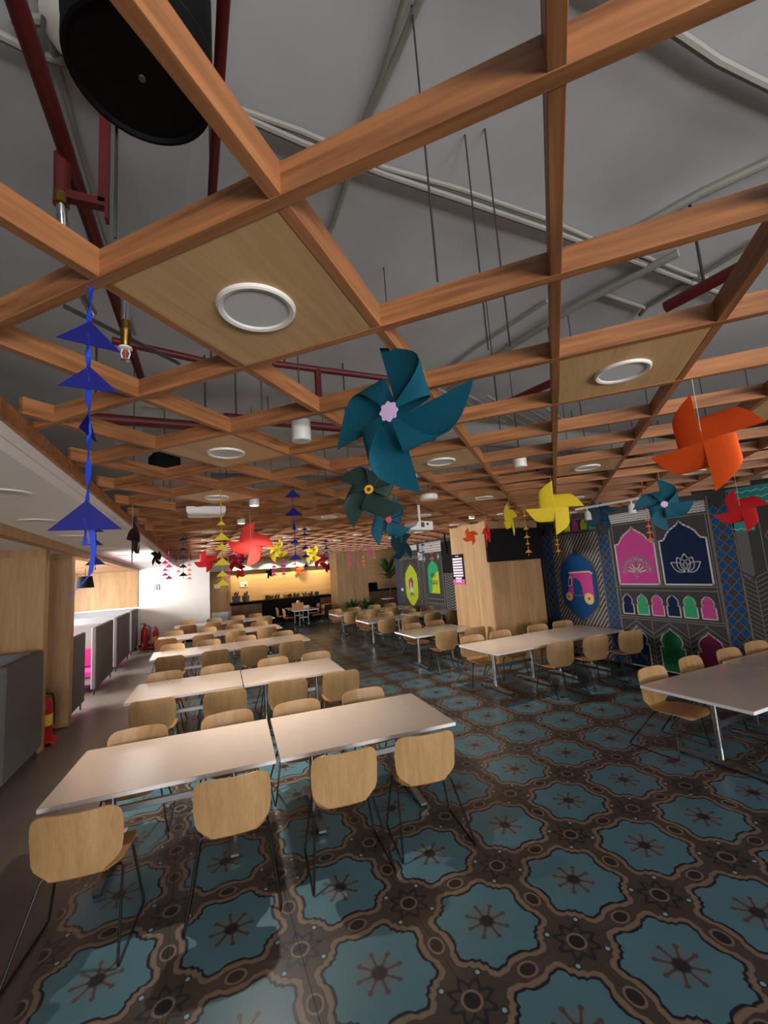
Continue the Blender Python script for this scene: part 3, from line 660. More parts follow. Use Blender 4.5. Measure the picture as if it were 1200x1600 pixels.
pinwheel(1157, 797, 35, 'red', 'red paper pinwheel in front of the teal mural corner', roll=6, yaw=-14, back=True)
pinwheel(392, 850, 36, 'coral', 'glowing coral red paper pinwheel over the left rows', roll=-12, yaw=0, back=True)
pinwheel(322, 877, 18, 'red', 'small red paper pinwheel in front of the white wall', roll=0, yaw=0, back=True)
pinwheel(370, 878, 17, 'dred', 'dark red paper pinwheel behind the coral one', roll=30, yaw=20)
pinwheel(207, 846, 37, 'plum', 'dark plum paper pinwheel seen edge-on near the white soffit', roll=0, yaw=78, R=0.26)
pinwheel(433, 860, 19, 'yellow', 'yellow paper pinwheel right of the coral one', roll=12, yaw=-30, R=0.25)
pinwheel(488, 866, 16, 'yellow', 'small yellow paper pinwheel left of the far pillar', roll=24, yaw=-24)
pinwheel(501, 876, 14, 'red', 'small red paper pinwheel left of the far pillar', roll=30, yaw=15)
pinwheel(735, 838, 14, 'orange', 'small orange paper pinwheel before the wide pillar', roll=10, yaw=20, back=True, R=0.19)
pinwheel(760, 836, 20, 'coral', 'orange red paper pinwheel edge-on at the corner of the wide pillar', roll=4, yaw=72, R=0.22)
pinwheel(375, 896, 9, 'orange', 'tiny orange pinwheel over the counter, left one', roll=20, R=0.26)
pinwheel(468, 890, 8, 'orange', 'tiny orange pinwheel over the counter, right one', roll=40, R=0.26)
pinwheel(421, 896, 9, 'black', 'tiny black pinwheel over the counter', roll=10, yaw=40, R=0.26)
pinwheel(244, 872, 14, 'black', 'small black paper pinwheel at the end of the white soffit', roll=30, yaw=50, R=0.18)
pinwheel(512, 887, 8, 'dred', 'tiny dark red pinwheel beside the far pillar', roll=0, R=0.26)

def kite_mesh(w, mat): return MB().prism([(-w/2, -w*0.24), (w/2, -w*0.24), (0.0, w*0.24)], (0, 0.001, 0), (1, 0, 0), (0, 0, 1), (0, -0.002, 0)).mesh('kite', mat)
def kites(u, vtop, items, colour, label, ribbon='ribbon', KW=0.16, depth=None, tail=None, rw=0.006):
    """items: (pixel height, pixel width, yaw) of each paper kite on one hanging string"""
    if depth is None: depth = FPX*KW/max(q[1] for q in items)
    v0 = np.mean([q[0] for q in items]); depth *= snap(atd(u, v0, depth)); c = atd(u, v0, depth); rz = math.atan2(-c.x, c.y); fw = c.dot(Vector(CF))
    # where the string meets the lattice
    zt = ZG+0.004
    t = thing('kite_string', label, 'decoration', (c.x, c.y, zt), group='strings of paper kites hanging from the lattice', rot=(0, 0, rz))
    zs = []
    for v, w, yaw in items:
        q = Vector((c.x, c.y, 0)); wr = ray(u, v); k = (c.x*wr[0]+c.y*wr[1])/(wr[0]**2+wr[1]**2); z = HC+wr[2]*k-zt
        ww = w*depth/FPX/max(0.25, abs(math.cos(rad(yaw))))
        MB().prism([(-ww/2, -ww*0.24), (ww/2, -ww*0.24), (0.0, ww*0.24)], (0, 0.001, 0), (1, 0, 0), (0, 0, 1), (0, -0.002, 0)).build('kite', paper(colour), t, loc=(0, 0, z), rot=(0, 0, rad(yaw)))
        zs.append(z)
    zb = min(zs)-0.08
    mat = paper(ribbon); n = 24; G = []
    for i in range(n+1):
        z = zb*i/n; a = i*0.9; G.append([(-rw*math.cos(a)+0.003*math.sin(z*9), 0.004-rw*math.sin(a), z), (rw*math.cos(a)+0.003*math.sin(z*9), 0.004+rw*math.sin(a), z)])
    rb = MB().sheet(G, 0.0008).build('ribbon', mat, t)
    if tail:
        G = [[(x-0.006, 0.01, z), (x+0.006, 0.01, z+0.010)] for x, z in tail]; MB().sheet([[(a[0], a[1], a[2]+zb), (b[0], b[1], b[2]+zb)] for a, b in G], 0.0008).build('ribbon_tail', mat, t)
    return t
kites(138, 437, [(520, 86, 6), (590, 80, -4), (663, 22, 72), (805, 93, -10)], 'blue', 'nearest string of royal blue paper kites with a shiny ribbon, far left', depth=1.20, rw=0.007,
      tail=[(0.0, 0.09), (0.012, 0.04), (0.018, -0.02), (0.012, -0.08), (-0.01, -0.11), (-0.04, -0.14)])
kites(150, 740, [(756, 8, 60), (772, 18, 0), (826, 22, 0), (847, 20, 5), (876, 27, -6)], 'blue', 'second string of blue paper kites, right behind the nearest one')
kites(347, 783, [(817, 14, 0), (838, 25, 3), (854, 22, 0), (877, 25, -4), (896, 18, 0), (910, 20, 6)], 'yellow', 'string of yellow paper kites hanging before the door', ribbon='gold')
kites(459, 741, [(751, 12, 40), (771, 26, 0), (799, 27, -10), (822, 6, 75), (846, 16, 0), (870, 20, 5)], 'blue', 'string of blue paper kites left of the dark green pinwheel')
kites(477, 818, [(826, 10, 0), (834, 9, 20), (855, 12, 0), (868, 13, 5), (883, 8, 40)], 'blue', 'string of small blue kites right of the yellow pinwheel', KW=0.15)
kites(510, 840, [(845, 9, 0), (856, 9, 0), (863, 6, 10), (872, 8, 30)], 'blue', 'string of tiny blue kites beside the far pillar', KW=0.14)
kites(286, 824, [(830, 8, 0), (842, 12, 0), (857, 11, 0), (870, 9, 10), (884, 12, 0), (897, 13, 0)], 'navy', 'string of navy kites in front of the white wall', KW=0.15)
kites(258, 862, [(878, 10, 20), (890, 9, 0), (897, 10, 5)], 'pink', 'pink kite string in front of the white wall, left one', ribbon='pink', KW=0.15)
kites(264, 862, [(872, 8, 0), (884, 11, -20), (902, 11, 0)], 'magenta', 'magenta kite string in front of the white wall', ribbon='pink', KW=0.15)
kites(279, 868, [(884, 7, 20), (892, 7, 0)], 'peach', 'peach kite string left of the navy kites', ribbon='peach', KW=0.14)
kites(296, 872, [(882, 8, 0), (890, 8, 0), (897, 8, 0), (903, 8, 0)], 'peach', 'peach kite string right of the navy kites', ribbon='peach', KW=0.14)
kites(357, 884, [(890, 8, 0), (896, 8, 10), (901, 7, 0)], 'magenta', 'small magenta kite string right of the yellow kites', ribbon='magenta', KW=0.14)
kites(373, 863, [(868, 10, 0), (875, 9, 20)], 'magenta', 'small magenta kites in front of the dark red pinwheel', ribbon='magenta', KW=0.14)
kites(428, 872, [(879, 9, 0), (885, 10, 5), (891, 10, 0), (897, 9, -5)], 'pink', 'pink kite string over the counter, left one', ribbon='pink', KW=0.14)
kites(443, 872, [(877, 9, 0), (884, 9, 5), (890, 9, 0), (896, 8, 0)], 'magenta', 'magenta kite string over the counter, right one', ribbon='pink', KW=0.14)
kites(459, 858, [(864, 8, 0), (881, 7, 0), (887, 7, 0)], 'salmon', 'salmon kite string over the counter behind the blue kites', ribbon='salmon', KW=0.14)
kites(547, 856, [(862, 7, 0), (870, 8, 0), (876, 7, 0), (883, 8, 0)], 'magenta', 'red pink kite string on the far pillar, left one', ribbon='magenta', KW=0.14)
kites(568, 864, [(870, 6, 0), (876, 7, 0), (882, 6, 0)], 'salmon', 'red kite string on the far pillar, middle one', ribbon='salmon', KW=0.14)
kites(576, 850, [(855, 7, 0), (861, 7, 0), (867, 7, 0)], 'magenta', 'magenta kite string at the right of the far pillar', ribbon='magenta', KW=0.14)
kites(584, 854, [(859, 5, 0), (865, 5, 0), (871, 5, 0)], 'peach', 'peach kite string right of the far pillar', ribbon='peach', KW=0.13)
kites(660, 832, [(837, 7, 0), (851, 7, 0), (862, 6, 0)], 'blue', 'tiny blue kite string before the far mural', KW=0.14)
kites(674, 845, [(852, 6, 0), (863, 7, 0), (872, 8, 0)], 'salmon', 'salmon kite string above the green arch of the far mural', ribbon='salmon', KW=0.14)
kites(823, 796, [(805, 7, 20), (825, 9, 0), (838, 10, 0), (849, 7, 0), (861, 11, 0)], 'gold', 'golden kite string before the black screen', ribbon='gold', depth=7.2)
kites(871, 832, [(843, 6, 0), (850, 7, 0), (860, 8, 0)], 'gold', 'golden kite string under the big yellow pinwheel', ribbon='gold', depth=7.0)
kites(938, 762, [(769, 8, 0), (777, 9, 30), (788, 15, 0), (801, 13, 10), (812, 11, 0)], 'navy', 'string of navy kites by the track light', KW=0.16)
kites(1014, 800, [(811, 8, 0), (821, 9, 0), (831, 10, 0), (842, 11, 0)], 'salmon', 'salmon kite string between the pink and navy arches', ribbon='salmon', depth=5.3)

# ================================================================== MURAL ON THE RIGHT WALL
C_CH, C_LINE, C_NAVY, C_BLUE, C_PK, C_GR, C_WH, C_TL, C_YE, C_MAR = [pal(n, c) for n, c in (('charcoal', (58, 56, 57)), ('line', (118, 112, 107)), ('navy', (12, 30, 62)), ('blue', (16, 66, 118)), ('pink', (178, 62, 128)),
    ('green', (48, 148, 100)), ('white', (186, 182, 180)), ('teal', (40, 132, 130)), ('yellow', (168, 180, 46)), ('maroon', (100, 24, 60)))]
C_GR2 = pal('leaf', (24, 104, 62)); C_GRAY = pal('grey', (92, 90, 90)); C_CREAM = pal('cream', (206, 176, 132))
_off = [0]
def decal(name, poly, mat, layer, parent=wall_right, th=0.0015, label=None):
    o = MB().prism(poly, (XR-0.002*layer, 0, 0), (0, 1, 0), (0, 0, 1), (-th, 0, 0)).build(name, mat, parent)
    if label: o['label'] = label
    return o
def rib(mb, pts, w, layer, closed=False):
    n = len(pts); x = XR-0.002*layer
    for i in range(n if closed else n-1):
        (a, b), (c, d) = pts[i], pts[(i+1) % n]; L = math.hypot(c-a, d-b)
        if L < 1e-6: continue
        tx, ty = (c-a)/L, (d-b)/L; nx, ny = -ty*w/2, tx*w/2; e = w*0.35
        q = [(a-tx*e+nx, b-ty*e+ny), (c+tx*e+nx, d+ty*e+ny), (c+tx*e-nx, d+ty*e-ny), (a-tx*e-nx, b-ty*e-ny)]
        mb.add([(x, p, r) for p, r in q]+[(x-0.0015, p, r) for p, r in q], [(0, 1, 2, 3), (7, 6, 5, 4), (0, 4, 5, 1), (1, 5, 6, 2), (2, 6, 7, 3), (3, 7, 4, 0)])
    return mb
def stroke(name, pts, w, mat, layer, closed=False, parent=wall_right): return rib(MB(), pts, w, layer, closed).build(name, mat, parent)
def lines(name, segs, w, mat, layer, parent=wall_right):
    mb = MB()
    for s in segs: rib(mb, s, w, layer)
    return mb.build(name, mat, parent, kind='stuff')
def rect(y0, y1, z0, z1): return [(y0, z0), (y1, z0), (y1, z1), (y0, z1)]
def mirror(half, yc): return [(yc+a, z) for a, z in half]+[(yc-a, z) for a, z in reversed(half) if a > 1e-6]
def arc_arch(yc, w, z0, zs, za):
    h = za-zs; half = [(w, z0), (w, zs), (w*0.80, zs+0.04*h), (w*0.70, zs+0.20*h), (w*0.60, zs+0.40*h), (w*0.46, zs+0.56*h), (w*0.28, zs+0.70*h), (w*0.12, zs+0.83*h), (w*0.05, zs+0.93*h), (0, za)]
    return mirror(half, yc)
def bulb_arch(yc, w, z0, zs, za):
    h = za-zs; half = [(w, z0), (w, zs), (w*0.74, zs+0.02*h), (w*0.74, zs+0.08*h), (w*0.86, zs+0.24*h), (w*0.86, zs+0.42*h), (w*0.72, zs+0.60*h), (w*0.44, zs+0.75*h), (w*0.18, zs+0.86*h), (w*0.07, zs+0.94*h), (0, za)]
    return mirror(half, yc)
def framed(name, poly, mat, layer, w=0.03, lab=None):
    decal(name, poly, mat, layer, label=lab); stroke(name+'_outline', poly, w, C_WH, layer+1, True)
# backing field and frames
framed('mural_peacock_arch', arc_arch(5.62, 0.40, 1.61, 2.38, 2.70), C_PK, 2, 0.028, 'pink arch with a white peacock')
framed('mural_lotus_arch', arc_arch(4.725, 0.395, 1.61, 2.38, 2.70), C_NAVY, 2, 0.028, 'navy arch with a white lotus')
for k, (yc, mt) in enumerate(zip((5.91, 5.61, 5.325, 5.042, 4.758, 4.47), (C_NAVY, C_GR, C_PK, C_NAVY, C_GR, C_PK))): framed('mural_niche', bulb_arch(yc, 0.112, 1.05, 1.235, 1.44), mt, 2, 0.020)
framed('mural_low_arch', bulb_arch(5.805, 0.21, 0.09, 0.50, 0.81), C_NAVY, 2, 0.020); framed('mural_low_arch', bulb_arch(5.165, 0.215, 0.08, 0.50, 0.835), C_GR2, 2, 0.020); framed('mural_low_arch', bulb_arch(4.53, 0.215, 0.08, 0.50, 0.83), C_MAR, 2, 0.020)
fr = [[(6.10, 2.775), (4.27, 2.775)], [(6.10, 1.57), (4.27, 1.57)], [(6.10, 1.50), (4.27, 1.50)], [(6.10, 1.0), (4.27, 1.0)], [(6.10, 0.96), (4.27, 0.96)], [(6.10, 0.07), (6.10, 2.98)], [(6.04, 1.0), (6.04, 2.775)], [(4.29, 1.0), (4.29, 2.775)], [(4.25, 0.07), (4.25, 2.98)], [(5.17, 1.57), (5.17, 2.775)], [(5.2, 1.57), (5.2, 2.775)]]
lines('mural_frame_lines', fr, 0.013, C_LINE, 1)
# peacock
pk = []
for k in range(7):
    a = rad(12+26*k); cx, cz = 5.625, 1.83; r1 = 0.27
    ex, ez = cx-r1*math.cos(a), cz+r1*math.sin(a)*0.95
    el = [(ex-0.066*math.cos(q)*math.cos(a)+0.046*math.sin(q)*math.sin(a), ez+0.066*math.cos(q)*math.sin(a)+0.046*math.sin(q)*math.cos(a)) for q in np.linspace(0, 2*PI, 17)]
    pk.append(el); pk.append([(cx-0.05*math.cos(a), cz+0.05*math.sin(a)), (cx-0.215*math.cos(a), cz+0.205*math.sin(a))]); pk.append([(ex-0.008, ez), (ex+0.008, ez)])
pk.append([(5.625+0.052*math.sin(q), 1.80+0.05*math.cos(q)) for q in np.linspace(0.6, 2*PI-0.6, 13)]); pk.append([(5.59, 1.84), (5.615, 1.93), (5.625, 2.0)]); pk.append([(5.655, 1.84), (5.635, 1.93), (5.625, 2.0)])
lines('mural_peacock', pk, 0.020, C_WH, 4)
# lotus
lo = []
for k, (a, L, wd) in enumerate(((0, 0.30, 0.085), (28, 0.27, 0.085), (-28, 0.27, 0.085), (58, 0.29, 0.075), (-58, 0.29, 0.075))):
    q = rad(a); o_ = (4.72, 1.835); pts = []
    for s in np.linspace(0, 1, 9): pts.append((s*L, wd*math.sin(PI*s**0.85)))
    pts += [(s, -b) for s, b in reversed(pts)]
    lo.append([(o_[0]+s*math.sin(q)+b*math.cos(q), o_[1]+s*math.cos(q)-b*math.sin(q)) for s, b in pts])
lines('mural_lotus', lo, 0.017, C_WH, 4)
# chevrons behind the low arches
sg = []
for c0 in (6.10, 5.485, 4.85, 4.25):
    for k in range(11):
        z = 0.93-0.085*k
        for s in (-1, 1):
            e = 0.32
            y1 = c0+s*e
            if 4.25 <= y1 <= 6.10: sg.append([(c0, z-0.22), (y1, z)] if z-0.22 > 0.07 else [(c0+s*e*max(0, (0.07-(z-0.22))/0.22), max(0.07, z-0.22)), (y1, max(z, 0.07))])
    if 4.3 < c0 < 6.0: sg.append([(c0, 0.07), (c0, 0.93)])
lines('mural_chevrons', sg, 0.013, C_LINE, 1)
# scribbled flowers on the low arches
for yc, mt in ((5.805, C_LINE), (5.165, C_GR)):
    q = []
    for k in range(3):
        q.append([(yc+0.10-0.1*k+0.055*math.cos(a)*(1-0.06*a), 0.26+0.08*(k % 2)+0.055*math.sin(a)*(1-0.06*a)) for a in np.linspace(0, 3.4*PI, 26)])
    lines('mural_flower_scrolls', q, 0.007, mt, 4)
# white zigzag band, teal corner band
def zig(y0, y1, z, amp, step): n = max(2, int((y1-y0)/step)); return [(y0+(y1-y0)*i/n, z+(amp if i % 2 else -amp)) for i in range(n+1)]
decal('mural_zigzag_band', rect(4.27, 6.07, 2.81, 2.99), C_WH, 1); lines('mural_zigzags', [zig(4.27, 6.07, z, 0.012, 0.035) for z in (2.84, 2.885, 2.93, 2.97)], 0.010, C_CH, 2)
decal('mural_teal_band', [(3.94, 3.09), (0.5, 3.09), (0.5, 2.72), (3.62, 2.78), (3.64, 2.42), (3.94, 2.42)][::-1], C_TL, 1); lines('mural_teal_zigzags', [zig(0.6, 3.9, z, 0.016, 0.06) for z in (3.02, 2.92, 2.82)]+[zig(3.66, 3.92, z, 0.012, 0.05) for z in (2.70, 2.58, 2.46)], 0.011, C_WH, 2)
# trellis columns of scaled diamonds
def trellis(y0, y1, z0, z1, n):
    w = (y1-y0)/n; h = w*1.12; mb = MB(); sg = []
    rows = int((z1-z0)/h)
    for j in range(rows):
        for i in range(n):
            zc = z0+(j+0.5)*h; yc = y0+(i+0.5)*w
            if (j % 2) == 0 or n < 2: pass
            s = 0.43; poly = []
            for q in range(4):
                a = q*PI/2; ca, sa = math.cos(a), math.sin(a)
                for (px, pz) in ((0.50, 0.0), (0.36, 0.10), (0.30, 0.22), (0.22, 0.30), (0.10, 0.36)): poly.append((px*ca-pz*sa, px*sa+pz*ca))
            mb.prism([(yc+w*px*0.92, zc+h*pz*0.92) for px, pz in poly], (XR-0.004, 0, 0), (0, 1, 0), (0, 0, 1), (-0.0015, 0, 0))
            sg.append([(yc+w*px, zc+h*pz) for px, pz in poly+[poly[0]]])
    mb.build('mural_trellis_tiles', C_BLUE, wall_right, kind='stuff'); lines('mural_trellis_lines', sg, 0.008, C_LINE, 2)
    lines('mural_trellis_edges', [[(y0, z0), (y0, z1)], [(y1, z0), (y1, z1)]], 0.014, C_LINE, 1)
trellis(7.66, 8.02, 0.1, 2.9, 2); trellis(6.12, 6.40, 0.1, 2.68, 2); trellis(3.92, 4.23, 0.1, 3.05, 2)
# striped field with the rickshaw medallion
st = []
y0, y1, z0, z1 = 6.42, 7.64, 0.10, 2.68
for k in range(62):
    c = (y0+z0*0.75)+k*0.085-1.2
    # line y + 0.75 z = c
    pts = []
    for z in (z0, z1):
        y = c+0.75*(z-z0)-0.9
        pts.append((y, z))
    (ya, za), (yb, zb) = pts
    def cl(yv): return za+(zb-za)*(yv-ya)/(yb-ya)
    p1, p2 = (ya, za), (yb, zb)
    if yb < y0 or ya > y1: continue
    if ya < y0: p1 = (y0, cl(y0))
    if yb > y1: p2 = (y1, cl(y1))
    st.append([(y0+y1-p1[0], p1[1]), (y0+y1-p2[0], p2[1])])
lines('mural_stripes', st, 0.030, pal('stripe', (142, 132, 124)), 1)
def scal(yc, zc, w, h, g=1.0):
    half = [(0, -h), (0.10*w, -0.96*h), (0.22*w, -0.90*h), (0.34*w, -0.88*h), (0.44*w, -0.80*h), (0.55*w, -0.78*h), (0.62*w, -0.70*h), (0.74*w, -0.68*h), (0.80*w, -0.60*h), (0.92*w, -0.56*h), (0.94*w, -0.42*h), (w, -0.36*h), (w, 0.36*h), (0.94*w, 0.42*h), (0.92*w, 0.56*h), (0.80*w, 0.60*h), (0.74*w, 0.68*h), (0.62*w, 0.70*h), (0.55*w, 0.78*h), (0.44*w, 0.80*h), (0.34*w, 0.88*h), (0.22*w, 0.90*h), (0.10*w, 0.96*h), (0, h)]
    return [(yc+a*g, zc+z*g) for a, z in half]+[(yc-a*g, zc+z*g) for a, z in reversed(half[1:-1])]
decal('mural_medallion_border', scal(7.04, 1.58, 0.52, 0.80), C_CH, 3); stroke('mural_medallion_outline', scal(7.04, 1.58, 0.50, 0.775), 0.012, C_LINE, 4, True); decal('mural_medallion', scal(7.04, 1.58, 0.465, 0.735), C_BLUE, 4, label='blue scalloped medallion with a pink auto rickshaw')
# rickshaw (front towards larger y)
decal('rickshaw_body', [(7.38, 1.36), (7.30, 1.60), (7.24, 1.84), (6.72, 1.86), (6.66, 1.80), (6.66, 1.34), (6.94, 1.34), (6.95, 1.56), (7.0, 1.68), (7.10, 1.74), (7.18, 1.72), (7.20, 1.36)][::-1], C_PK, 6)
stroke('rickshaw_roof', [(7.26, 1.855), (6.72, 1.875), (6.65, 1.83)], 0.03, C_CREAM, 7); stroke('rickshaw_trim', [(7.18, 1.36), (6.95, 1.36)], 0.014, C_PK, 7)
decal('rickshaw_window', [(7.33, 1.56), (7.27, 1.78), (7.21, 1.77), (7.22, 1.58)][::-1], C_WH, 7); decal('rickshaw_window_glass', [(7.31, 1.58), (7.265, 1.74), (7.225, 1.74), (7.235, 1.59)][::-1], C_NAVY, 8)
for yc, zc, r in ((7.33, 1.33, 0.095), (6.80, 1.30, 0.125)):
    cc = lambda q: [(yc+q*math.cos(a), zc+q*math.sin(a)) for a in np.linspace(0, 2*PI, 25)[:-1]]
    decal('rickshaw_wheel', cc(r), pal('wheel', (190, 172, 76)), 7); decal('rickshaw_rim', cc(r*0.7), C_CREAM, 8); decal('rickshaw_hub', cc(r*0.3), C_PK, 9)
# row of little arches above the stripes
lines('mural_top_lines', [[(7.64, 2.70), (6.42, 2.70)], [(7.64, 2.76), (6.42, 2.76)], [(7.64, 3.02), (6.42, 3.02)]], 0.014, C_LINE, 1)
for yc, mt in zip((7.40, 7.17, 6.94, 6.71, 6.5), (C_GR, C_YE, C_PK, C_YE, C_GR)): decal('mural_top_arch', mirror([(0.085, 2.78), (0.085, 2.88), (0.07, 2.94), (0.04, 2.98), (0, 3.0)], yc), mt, 2)
# far right: grey strip, chevron strip, hexagon field
decal('mural_grey_strip', rect(3.74, 3.91, 1.70, 2.42), C_GRAY, 1)
sg = []
for k in range(24):
    z = 0.10+k*0.07
    sg.append([(3.90, z+0.09), (3.75, z)]); sg.append([(3.75, z), (3.60, z+0.09)])
sg += [[(3.75, 0.07), (3.75, 1.76)], [(3.91, 0.07), (3.91, 3.05)], [(3.58, 0.07), (3.58, 2.75)]]
lines('mural_herringbone', sg, 0.011, C_LINE, 1)
sg = []; hr = 0.20
for i in range(9):
    for j in range(8):
        yc = 3.33-i*hr*1.5; zc = 0.25+j*hr*1.732+(hr*0.866 if i % 2 else 0)
        if zc < 2.6: sg.append([(yc+hr*math.cos(a), zc+hr*math.sin(a)) for a in np.linspace(0, 2*PI, 7)]); sg.append([(yc+hr*0.8*math.cos(a), zc+hr*0.8*math.sin(a)) for a in np.linspace(0, 2*PI, 7)])
lines('mural_hexagons', sg, 0.012, C_LINE, 1)
# second mural beyond the pillar
def ogee(yc, w, z0, z1):
    h = (z1-z0)/2; return scal(yc, (z0+z1)/2, w, h)
decal('mural_yellow_panel', ogee(15.15, 0.53, 0.69, 2.33), C_YE, 3, label='yellow scalloped panel with a small figure'); stroke('mural_yellow_outline', ogee(15.15, 0.60, 0.60, 2.42), 0.02, C_LINE, 2, True)
for pts, mt, ly in (([(15.02, 1.22), (15.3, 1.22), (15.24, 1.42), (15.08, 1.42)], C_WH, 5), ([(15.36, 1.36), (15.24, 1.44), (15.20, 1.72), (15.30, 1.80), (15.40, 1.66)], C_PK, 5), ([(15.20, 1.42), (15.04, 1.42), (14.98, 1.66), (15.10, 1.84), (15.22, 1.78)], C_GRAY, 5), ([(15.24, 1.40), (15.14, 1.40), (15.16, 1.62), (15.22, 1.62)], C_WH, 6), ([(15.10, 1.10), (15.24, 1.10), (15.26, 1.22), (15.06, 1.22)], C_TL, 5)):
    decal('mural_figure_shape', pts[::-1], mt, ly)
stroke('mural_figure_base', [(15.36, 1.10), (15.26, 1.22), (15.06, 1.22), (14.94, 1.10)], 0.03, C_CH, 6)
ga = mirror([(0.385, 1.245), (0.385, 2.04), (0.34, 2.18), (0.24, 2.29), (0.10, 2.36), (0, 2.42)], 13.39)
decal('mural_green_arch', ga, C_GR, 3, label='green and yellow arch with dark lettering')
decal('mural_yellow_patch', [(13.005, 1.25), (13.005, 2.02), (13.2, 1.96), (13.42, 1.84), (13.52, 1.62), (13.50, 1.42), (13.58, 1.25)], C_YE, 4)
lt = []
for r_, z in enumerate((1.86, 1.60)):
    for k in range(3 if r_ == 0 else 4):
        yy = 13.52-0.11*k-0.02*r_
        lt += [[(yy+0.05, z+0.08), (yy-0.05, z+0.08)], [(yy-0.03, z+0.08), (yy-0.03, z-0.07)], [(yy+0.03, z+0.05), (yy+0.045, z), (yy, z-0.01), (yy-0.03, z+0.02)]]
        if k % 2: lt.append([(yy+0.02, z-0.01), (yy+0.04, z-0.07)])
lines('mural_lettering', lt, 0.018, C_CH, 6)
lines('mural_far_frames', [[(14.15, 0.5), (14.15, 2.9)], [(14.05, 0.5), (14.05, 2.9)], [(12.75, 0.9), (12.75, 2.5)], [(13.95, 1.05), (12.85, 1.05)], [(13.95, 0.9), (12.75, 0.9)], [(13.95, 1.05), (13.95, 1.2)], [(16.1, 2.62), (14.2, 2.62)], [(16.1, 2.55), (14.2, 2.55)], [(12.6, 0.5), (12.6, 2.9)]], 0.025, C_LINE, 1)
sg = []
for k in range(22):
    z = 0.35+k*0.09
    if z < 2.5: sg += [[(12.55, z+0.08), (12.3, z)], [(12.3, z), (12.05, z+0.08)]]
    if k < 9: sg.append([(14.0-k*0.14, 0.5), (13.86-k*0.14, 0.86)])
lines('mural_far_herringbone', sg, 0.022, C_LINE, 1)
sg = []
for j in range(9):
    for y in (15.95, 14.42): sg.append([(y+0.12, 0.8+j*0.2), (y, 0.9+j*0.2), (y+0.12, 1.0+j*0.2)]); sg.append([(y-0.12, 0.8+j*0.2), (y, 0.9+j*0.2), (y-0.12, 1.0+j*0.2)])
lines('mural_far_lattice', sg, 0.02, C_LINE, 1); trellis(16.15, 16.5, 0.1, 2.95, 2)
decal('mural_far_band', rect(12.7, 14.3, 2.70, 3.06), C_WH, 1); decal('mural_far_band', rect(14.1, 14.45, 2.45, 2.75), C_WH, 1); decal('mural_far_band', rect(14.5, 15.2, 2.86, 3.06), C_WH, 1)
lines('mural_far_zigzags', [zig(12.7, 14.3, z, 0.02, 0.07) for z in (2.76, 2.85, 2.94, 3.02)], 0.016, C_CH, 2)
for y, z in ((12.95, 2.52), (13.95, 2.48)): lines('mural_bird', [[(y-0.06, z), (y+0.06, z)], [(y, z-0.09), (y, z+0.10)]], 0.035, C_WH, 2)
MB().box((XR-0.012, 16.0, 1.335), (0.02, 0.16, 0.11), bev=0.003).build('switch_plate', M_WHITE, None, label='white switch plate left of the yellow mural panel', cat='switch')
MB().box((XR-0.012, 4.86, 0.30), (0.02, 0.16, 0.09), bev=0.003).build('socket_plate', M_RING, None, label='white wall socket beside the green low arch', cat='socket')

# ================================================================== SCREENS, SIGN, TRACK LIGHT
t = thing('television', 'large black television on the wide wooden pillar', 'television', (6.20, 7.28, 2.56), rad(-2))
MB().box((0, 0, 0), (1.45, 0.07, 0.68), bev=0.008).build('casing', M_MATTE, t); MB().box((0, -0.0365, 0.006), (1.40, 0.003, 0.63)).build('screen', M_SCREEN, t)
MB().box((0, 0.18, 0.02), (0.18, 0.40, 0.14)).build('wall_arm', M_BLACK, t)
t = thing('ceiling_bracket', 'black ceiling pole behind the television', 'bracket', (6.95, 7.15, 3.0)); MB().tube([(0, 0, -0.22), (0, 0, 1.29)], 0.025, 12).build('pole', M_MATTE, t, True); MB().box((0, 0, -0.22), (0.1, 0.06, 0.12)).build('plate', M_MATTE, t)
t = thing('television', 'second black television seen nearly edge-on left of the pillar', 'television', (6.65, 10.7, 2.44), rad(76))
MB().box((0, 0, 0), (1.15, 0.06, 0.92), bev=0.008).build('casing', M_MATTE, t); MB().box((0, -0.0315, 0), (1.1, 0.003, 0.87)).build('screen', M_SCREEN, t)
MB().tube([(0, 0.06, 0.2), (0, 0.06, ZS-2.45)], 0.025, 10).build('drop_pole', M_MATTE, t, True); MB().box((0, 0.045, 0.2), (0.2, 0.05, 0.2)).build('bracket', M_MATTE, t)
t = thing('menu_board', 'black menu board with white bars and a magenta foot on the pillar', 'sign', (5.80, 8.93, 2.10))
MB().box((0, 0, 0), (0.016, 0.52, 0.72), bev=0.002).build('board', M_MATTE, t)
MB().box((-0.009, 0, -0.30), (0.003, 0.50, 0.11)).build('footer', plain('menu_magenta', (206, 60, 150)), t)
M_WS = plain('menu_white', (226, 214, 226), noise=0)
for k in range(8): MB().box((-0.009, 0 if k < 7 else 0.0, 0.245-0.067*k), (0.003, 0.42 if k < 7 else 0.26, 0.046)).build('menu_bar', M_WS, t)
for k in range(4): MB().box((-0.0095, 0.055-0.036*k, 0.315), (0.002, 0.018, 0.028)).build('title_letter', M_WS, t)
for k in range(3): MB().box((-0.0115, 0.08-0.08*k, -0.295+0.01*(k % 2)), (0.002, 0.05, 0.05)).build('footer_mark', M_WS, t)
a, b = Vector((5.84, 5.25, 3.0)), Vector((5.93, 4.05, 3.0)); t = thing('track_light', 'white track rail with spot heads in front of the peacock arch', 'track light', (a+b)/2, math.atan2((b-a).x*-1, (b-a).y))
L_ = (b-a).length; MB().box((0, 0, 0), (0.035, L_, 0.035), bev=0.003).build('rail', M_WHITE, t)
